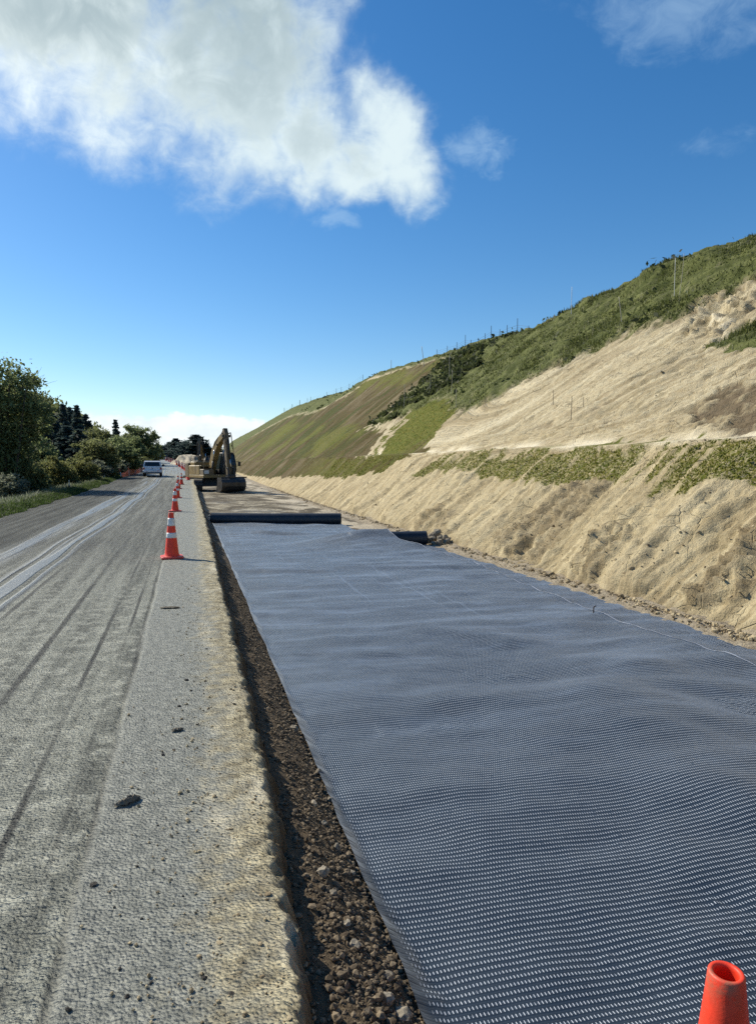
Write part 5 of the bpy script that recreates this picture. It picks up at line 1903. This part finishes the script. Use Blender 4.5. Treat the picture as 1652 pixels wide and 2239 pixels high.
def make_excavator(loc, yaw, house, label):
    """faces the camera: its front is toward -Y before the house is slewed"""
    root = empty('excavator', loc, yaw)
    for sx in (-1, 1):
        x0, x1 = sx * 1.18 - .30, sx * 1.18 + .30
        mb = MB()
        mb.prism(stadium(4.2, .86, 0.02), x0 + .03, x1 - .03)
        tr = mb.build('track', M_TRACK, root)
        L = stadium(4.3, .94, -.02, 12)
        L = np.array(L + L[:1])
        seg = np.concatenate([[0], np.cumsum(np.linalg.norm(np.diff(L, axis=0), axis=1))])
        mb = MB()
        for k in range(46):
            s = seg[-1] * k / 46
            y, z = np.interp(s, seg, L[:, 0]), np.interp(s, seg, L[:, 1])
            y2, z2 = np.interp((s + .02) % seg[-1], seg, L[:, 0]), np.interp((s + .02) % seg[-1], seg, L[:, 1])
            a = math.atan2(z2 - z, y2 - y)
            c, q = math.cos(a), math.sin(a)
            pts = [(-.09, -.03), (.09, -.03), (.09, .01), (-.09, .01)]
            P = [(y + u * c - v * q, z + u * q + v * c) for u, v in pts]
            mb.prism(P, x0, x1)
        mb.build('track_shoes', M_TRACK, tr)
        for k in (-1.75, 1.75):
            mb = MB()
            mb.tube([(x0 - .02, k, .44), (x1 + .02, k, .44)], .27, 18)
            mb.build('sprocket', M_BLACK, tr)
    mb = MB()
    mb.box(-.9, .9, -.9, .9, .35, .95, .15, .15)
    mb.tube([(0, 0, .9), (0, 0, 1.06)], .62, 24)
    mb.build('undercarriage', M_BLACK, root)
    M = rotz(house)
    B_ = lambda: MB(M)
    b = B_()
    b.rbox(-1.36, 1.36, -1.55, 1.9, 1.04, 1.28, .05)
    b.rbox(-1.36, -.42, .25, 1.9, 1.28, 2.02, .06)
    b.rbox(-1.36, -1.22, -.6, .25, 1.28, 2.02, .04)
    b.rbox(-1.22, -.42, -.6, .25, 1.92, 2.02, .03)
    b.rbox(.42, 1.36, .15, 1.9, 1.28, 2.02, .06)
    b.rbox(-1.2, 1.2, .7, 1.95, 2.02, 2.34, .08)
    body = b.build('body', M_YEL, root)
    b = B_()
    b.rbox(-1.34, -.46, -1.50, -.62, 1.28, 1.72, .05)
    b.build('tool_box', M_YELD, root)
    b = B_()
    b.box(-1.28, -.90, -1.512, -1.504, 1.36, 1.62)
    b.build('panel_sticker', M_SHEET, root)
    b = B_()
    for k in range(5):
        b.box(-1.20, -.44, .215, .235, 1.36 + k * .10, 1.40 + k * .10)
    b.box(-1.21, -.43, .235, .262, 1.30, 1.90)
    b.build('grille', M_BLACK, body)
    b = B_()
    a = np.linspace(-1.38, 1.38, 15)
    P = [(y, z) for y, z in ((1.9, 1.06), (2.45, 1.06), (2.68, 1.25), (2.72, 1.8), (2.55, 2.16), (1.9, 2.2))]
    b.prism(P, -1.38, 1.38)
    b.build('counterweight', M_YELD, root)
    b = B_()
    b.tube([(-.55, 1.2, 2.3), (-.55, 1.2, 2.75), (-.55, 1.28, 2.86)], .07, 12)
    b.build('exhaust', M_BLACK, body, True)
    # cab
    side = [(.10, 1.28), (-1.45, 1.28), (-1.62, 1.62), (-1.60, 2.05), (-1.25, 2.88), (-1.10, 2.98), (.02, 2.98), (.10, 2.86)]
    b = B_()
    b.prism([(y, z) for y, z in side], .30, 1.36)
    cab = b.build('cab', M_BLACK, root)
    b = B_()
    fr = [(-1.628, 1.66), (-1.607, 2.05), (-1.272, 2.82)]
    V, F = [], []
    for y, z in fr:
        V += [(.38, y - .006, z), (1.28, y - .006, z)]
    b.raw(V, [[[0, 1, 3, 2], [2, 3, 5, 4]]])
    b.build('windscreen', M_CABGLASS, cab)
    for x in (.294, 1.366):
        b = B_()
        b.prism([(-.02, 1.75), (-1.45, 1.72), (-1.47, 2.05), (-1.15, 2.78), (-.02, 2.80)], x - .004, x + .004)
        b.build('side_window', M_CABGLASS, cab)
    for q in ([(.33, -1.63, 1.62), (.33, -1.61, 2.05), (.33, -1.26, 2.86)], [(1.33, -1.63, 1.62), (1.33, -1.61, 2.05), (1.33, -1.26, 2.86)], [(.9, -1.64, 1.66), (.9, -1.62, 2.05), (.9, -1.28, 2.84)]):
        b = B_()
        b.tube(q, .035 if q[0][0] != .9 else .016, 8)
        b.build('pillar', M_BLACK, cab)
    b = B_()
    b.box(.5, 1.3, -1.2, 0, 2.982, 3.06, .06, .06)
    b.build('roof_hatch', M_YELD, cab)
    b = B_()
    b.tube([(1.36, -1.5, 2.3), (1.56, -1.62, 2.35), (1.58, -1.62, 2.2)], .018, 6)
    mr = b.build('mirror_arm', M_BLACK, root)
    b = B_()
    b.rbox(1.48, 1.72, -1.68, -1.60, 1.95, 2.32, .03)
    b.build('mirror', M_BLACK, mr)
    b = B_()
    hr = [[(-1.3, -.5, 2.0), (-1.3, -.5, 2.75), (-1.3, .6, 2.75), (-1.3, 1.8, 2.6)], [(-1.3, -.5, 2.75), (-.5, -.5, 2.75), (-.5, -.5, 2.0)], [(-1.3, -.5, 2.4), (-.5, -.5, 2.4)], [(-1.3, .6, 2.75), (-1.3, .6, 2.02)],
          [(-1.32, -1.52, 1.7), (-1.32, -1.52, 2.25), (-1.15, -1.1, 2.5), (-1.1, -.55, 2.5)]]
    for p in hr:
        b.tube(p, .022, 6)
    b.build('handrail', M_YELD, root)
    # boom, seen nearly end on
    boom = [(-.15, 1.45, .42), (-.45, 2.2, .56), (-.95, 3.05, .66), (-1.55, 3.65, .60), (-2.2, 4.02, .46), (-2.85, 4.25, .36), (-3.1, 4.30, .26)]
    b = B_()
    strip_prism(b, boom, -.34, .08)
    bm_ = b.build('boom', M_YEL, root)
    b = B_()
    b.tube([(-.36, -3.02, 4.28), (.28, -3.02, 4.28)], .10, 14)
    b.tube([(-.38, -.15, 1.55), (.30, -.15, 1.55)], .13, 14)
    b.build('pivot_pin', M_BLACK, bm_)
    for x in (-.42, .34):
        cy = B_()
        cy.tube([(x, -.85, 1.25), (x, -1.22, 2.35)], .085, 12)
        c1 = cy.build('boom_cylinder', M_BLACK, root, True)
        cy = B_()
        cy.tube([(x, -1.22, 2.35), (x, -1.48, 3.25)], .048, 10)
        cy.build('rod', M_ROD, c1, True)
    cy = B_()
    cy.tube([(-.04, -1.25, 3.85), (-.04, -2.55, 4.72)], .085, 12)
    c1 = cy.build('stick_cylinder', M_YELD, root, True)
    cy = B_()
    cy.tube([(-.04, -2.55, 4.72), (-.04, -3.0, 4.80)], .05, 10)
    cy.build('rod', M_ROD, c1, True)
    stick = [(-2.95, 4.85, .26), (-3.05, 4.45, .50), (-3.18, 3.9, .52), (-3.36, 2.9, .42), (-3.52, 1.9, .34), (-3.62, 1.25, .26)]
    b = B_()
    strip_prism(b, stick, -.26, .04)
    b.build('stick', M_YELD, root)
    cy = B_()
    cy.tube([(-.04, -3.42, 4.0), (-.04, -3.72, 2.55)], .075, 12)
    c1 = cy.build('bucket_cylinder', M_BLACK, root, True)
    cy = B_()
    cy.tube([(-.04, -3.72, 2.55), (-.04, -3.86, 1.85)], .042, 10)
    cy.build('rod', M_ROD, c1, True)
    for x in (-.27, .19):
        b = B_()
        b.tube([(x, -3.52, 1.85), (x, -3.90, 1.80)], .055, 8)
        b.tube([(x, -3.90, 1.80), (x, -4.05, 1.18)], .055, 8)
        b.build('linkage', M_BLACK, root)
    b = B_()
    b.rbox(-.30, .22, -4.15, -3.45, 1.02, 1.30, .04)
    b.build('quick_hitch', M_BLACK, root)
    g_ = rng(7)
    b = B_()
    for k, x in enumerate((-.30, -.24, .18, .24)):
        b.tube([(x, -.9, 3.15), (x - .08, -1.6, 3.9), (x, -2.5, 4.40), (x + .05, -3.15, 4.55), (x, -3.45, 4.2), (x * 1.4, -3.52, 3.3)], .022, 6)
    b.tube([(.2, -3.4, 3.6), (.42, -3.3, 3.2), (.34, -3.5, 2.3), (.18, -3.7, 1.6)], .024, 6)
    b.tube([(-.25, -3.4, 3.3), (-.48, -3.4, 2.8), (-.38, -3.6, 2.0), (-.2, -3.85, 1.5)], .024, 6)
    b.tube([(-.3, -3.5, 2.4), (-.55, -3.55, 1.7), (-.45, -3.8, 1.25), (-.1, -3.95, 1.3)], .022, 6)
    b.build('hoses', M_RUBBER, root, True)
    # wide clean-up bucket with its curved back to the camera
    arc = [(-3.55, 1.06), (-4.05, 1.08), (-4.32, .95), (-4.46, .72), (-4.46, .44), (-4.34, .20), (-4.10, .06), (-3.72, .0), (-3.35, .03)]
    w = .93
    b = B_()
    strip_prism(b, [(y, z, .045) for y, z in arc], -w - .04, w - .04)
    bk = b.build('bucket', M_STEEL, root)
    c = np.array(arc).mean(0)
    for x in (-w - .075, w - .035):
        b = B_()
        P = [(y + (y - c[0]) * .03, z + (z - c[1]) * .03) for y, z in arc] + [(-3.25, .10), (-3.48, .60)]
        b.prism(P, x, x + .035)
        b.build('side_plate', M_STEEL, bk)
    b = B_()
    b.box(-w - .10, w + .02, -3.45, -3.05, -.0, .035)
    b.build('cutting_edge', M_STEEL, bk)
    b = B_()
    b.tube([(-w - .04, -4.08, 1.10), (w + .22, -4.08, 1.10)], .05, 10)
    b.build('stiffener_bar', M_STEEL, bk)
    for x in (-.34, .20):
        b = B_()
        b.prism([(-3.5, 1.08), (-4.2, 1.05), (-4.05, 1.32), (-3.6, 1.30)], x, x + .05)
        b.build('bucket_ear', M_STEEL, bk)
    b = B_()
    b.rbox(-.42, -.30, -2.0, -1.9, 3.55, 3.72, .02)
    b.build('work_lamp', M_TRIM, root)
    tag(root, label, 'excavator', None)
    return root


x_, t_ = lateral(466, 53.6)
ex = make_excavator((x_, t_, float(zbed(x_, t_)) + .03), 0.0, R(19), 'dusty yellow excavator facing the camera with its wide steel bucket on the ground')
ex.scale = (.96, .96, .96)
x2, t2 = lateral(443, 66)
e2 = copy_tree(ex)
e2.location = (x2 + .15, t2, float(zbed(x2, t2)) + .03)
e2.scale = (.88, .88, .88)
e2.rotation_euler = (0, 0, R(-26))
e2['label'] = 'second brown excavator mostly hidden behind the front one, only its arm and side showing'
ex['group'] = e2['group'] = 'excavators in the cut'


# ------------------------------------------------------------------ cars
def wheel(root, x, y, r, w):
    sgn = 1 if x > 0 else -1
    mb = MB()
    mb.tube([(x - w / 2, y, r), (x - w / 2 + .03, y, r), (x + w / 2 - .03, y, r), (x + w / 2, y, r)], [r * .9, r, r, r * .9], 22)
    o = empty('wheel', (0, 0, 0))
    o.parent = root
    mb.build('tyre', M_RUBBER, o, True)
    mb = MB()
    mb.tube([(x + sgn * w * .35, y, r), (x + sgn * (w / 2 + .012), y, r)], [r * .62, r * .60], 16)
    mb.build('rim', M_RIM, o)


def loft(mb, sections):
    """sections: list of rings (k,3) with the same count"""
    S_ = np.array(sections, float)
    n, k = S_.shape[:2]
    i = np.arange(n * k).reshape(n, k)
    j = np.roll(i, -1, 1)
    V = np.vstack([S_.reshape(-1, 3), S_[0].mean(0)[None], S_[-1].mean(0)[None]])
    F3 = np.vstack([np.stack([j[0], i[0], np.full(k, n * k)], -1), np.stack([i[-1], j[-1], np.full(k, n * k + 1)], -1)])
    mb.raw(V, [np.stack([i[:-1], j[:-1], j[1:], i[1:]], -1).reshape(-1, 4), F3])


def car(loc, yaw, paint, label, cat, group=None, length=4.7, wd=1.78, h=1.52):
    """drives toward +Y; its tail is at -Y"""
    root = empty('parked_car' if cat == 'car' else 'white_wagon', loc, yaw)
    L, W = length / 2, wd / 2

    def ring(y, w, z0, z1, sh=.06):
        return [(-w + sh, y, z0), (w - sh, y, z0), (w, y, z0 + sh), (w, y, z1 - .10), (w - .05, y, z1), (-w + .05, y, z1), (-w, y, z1 - .10), (-w, y, z0 + sh)]
    mb = MB()
    zb = h * .62
    loft(mb, [ring(-L, W * .90, .48, zb - .06), ring(-L + .10, W * .97, .38, zb), ring(-L * .5, W, .34, zb + .01), ring(L * .3, W, .34, zb), ring(L * .55, W * .99, .34, zb - .03), ring(L * .9, W * .94, .36, zb - .12), ring(L, W * .84, .46, zb - .24)])
    body = mb.build('body', paint, root)
    # cabin narrows upward
    mb = MB()
    zt = h
    P = [(-L + .05, W * .94, zb - .02), (-L + .22, W * .84, zt - .10), (-L + .38, W * .78, zt - .01), (L * .02, W * .78, zt), (L * .20, W * .79, zt - .05), (L * .52, W * .93, zb - .04)]
    loft(mb, [[(-w, y, zb - .06), (w, y, zb - .06), (w, y, z) if i in (0, 5) else (w, y, z), (-w, y, z)] if False else [(-W * .94, y, zb - .06), (W * .94, y, zb - .06), (w, y, z), (-w, y, z)] for i, (y, w, z) in enumerate(P)])
    cab = mb.build('cabin', paint, root)
    # rear window
    y0, w0, z0 = P[0]
    y1, w1, z1 = P[1]

    def on(f, s, out=.012):
        return ((w0 + (w1 - w0) * f) * s, y0 + (y1 - y0) * f - out, z0 + (z1 - z0) * f)
    mb = MB()
    mb.raw([on(.16, -.86), on(.16, .86), on(.93, .84), on(.93, -.84)], [[[0, 1, 2, 3]]])
    mb.build('rear_window', M_GLASS, cab)
    for s in (-1, 1):
        mb = MB()
        q = [(s * (W * .945 + .003), -L + .42, zb + .06), (s * (W * .945 + .003), L * .34, zb + .06), (s * (W * .79 + .02), L * .12, zt - .12), (s * (W * .79 + .02), -L + .52, zt - .12)]
        mb.raw(q, [[[0, 1, 2, 3]] if s > 0 else [[3, 2, 1, 0]]])
        mb.build('side_window', M_GLASS, cab)
        mb = MB()
        mb.rbox(s * W * .86 - .085, s * W * .86 + .085, -L - .02, -L + .14, zb - .42, zb - .06, .03)
        mb.build('tail_lamp', M_RED, root)
        mb = MB()
        mb.rbox(s * (W + .12) - .12, s * (W + .12) + .12, L * .30, L * .30 + .14, zb + .02, zb + .24, .03)
        mb.build('side_mirror', M_TRIM, root)
        for y in (-L * .60, L * .60):
            wheel(root, s * (W - .13), y, .355, .24)
    mb = MB()
    mb.rbox(-W * .95, W * .95, -L - .12, -L + .10, .42, .66, .05)
    bp = mb.build('bumper', paint, root)
    mb = MB()
    mb.box(-W * .80, W * .80, -L - .08, -L + .1, .28, .42)
    mb.build('lower_trim', M_TRIM, root)
    mb = MB()
    mb.box(-.22, .22, -L - .132, -L - .122, .48, .60)
    mb.build('number_plate', M_PLATE, bp)
    mb = MB()
    mb.box(.42, .62, -L - .128, -L - .121, .52, .58)
    mb.box(-.62, -.40, -L - .128, -L - .121, .50, .53)
    mb.build('reflector', M_RED, bp)
    mb = MB()
    mb.tube([(0, -L - .012, zb - .20), (0, -L + .03, zb - .20)], .055, 14)
    mb.build('badge', M_TRIM, body)
    mb = MB()
    mb.rbox(-.22, .22, -L - .018, -L + .03, zb - .40, zb - .33, .01)
    mb.build('tailgate_handle', M_TRIM, body)
    mb = MB()
    mb.tube([(.5, L * .1, zt - .02), (.5, L * .05, zt + .35)], .008, 5)
    mb.build('aerial', M_TRIM, root)
    return tag(root, label, cat, group)


x_, t_ = lateral(335, 68)
car((x_, t_, float(zr(t_)) + .006), R(2), M_WHITEP, 'white wagon with a dark rear window driving away in the left lane', 'vehicle')
for k, (px, zc, rz, pt, lab) in enumerate([(333, 176, 70, M_WHITEP, 'small white car parked far off at the road end, left of the group'),
                                           (341, 172, 84, M_GREYP, 'silver car parked far off at the road end between two others'),
                                           (349, 178, 100, M_DARKP, 'dark car parked far off at the road end, right of the group')]):
    x_, t_ = lateral(px, zc)
    car((x_, t_, float(zr(t_)) - .05), R(rz), pt, lab, 'car', 'cars parked at the road end', 4.3, 1.75, 1.5)


def soil_heap():
    n, m = 70, 50
    x, t = lateral(404, 118)
    u, w = np.meshgrid(np.linspace(-1, 1, n), np.linspace(-1, 1, m), indexing='ij')
    r = np.hypot(u, w)
    X, Y = u * 5.2, w * 11
    Z = -.6 + (1 - sstep(.15, 1.0, r + .12 * fbm(u * 2, w * 2, 130, 3))) * (1.9 + .5 * fbm(u * 3, w * 3, 131, 4)) + .10 * fbm(u * 9, w * 14, 132, 4, .6)
    o = link('soil_heap', mesh_np('soil_heap', np.stack([X, Y, Z], -1).reshape(-1, 3), [grid_faces(n, m)], M_HEAP), loc=(x + 1.2, t, float(zr(t)) - .15))
    tag(o, 'low pale tan heap of spoil beside the road behind the excavators', 'soil heap')


M_HEAP = mat_plain('pale_spoil', (.42, .36, .26), .95, var=.3, scale=1.2, bump=.8, dirt=(.22, .17, .11), dirt_amt=.6)
soil_heap()
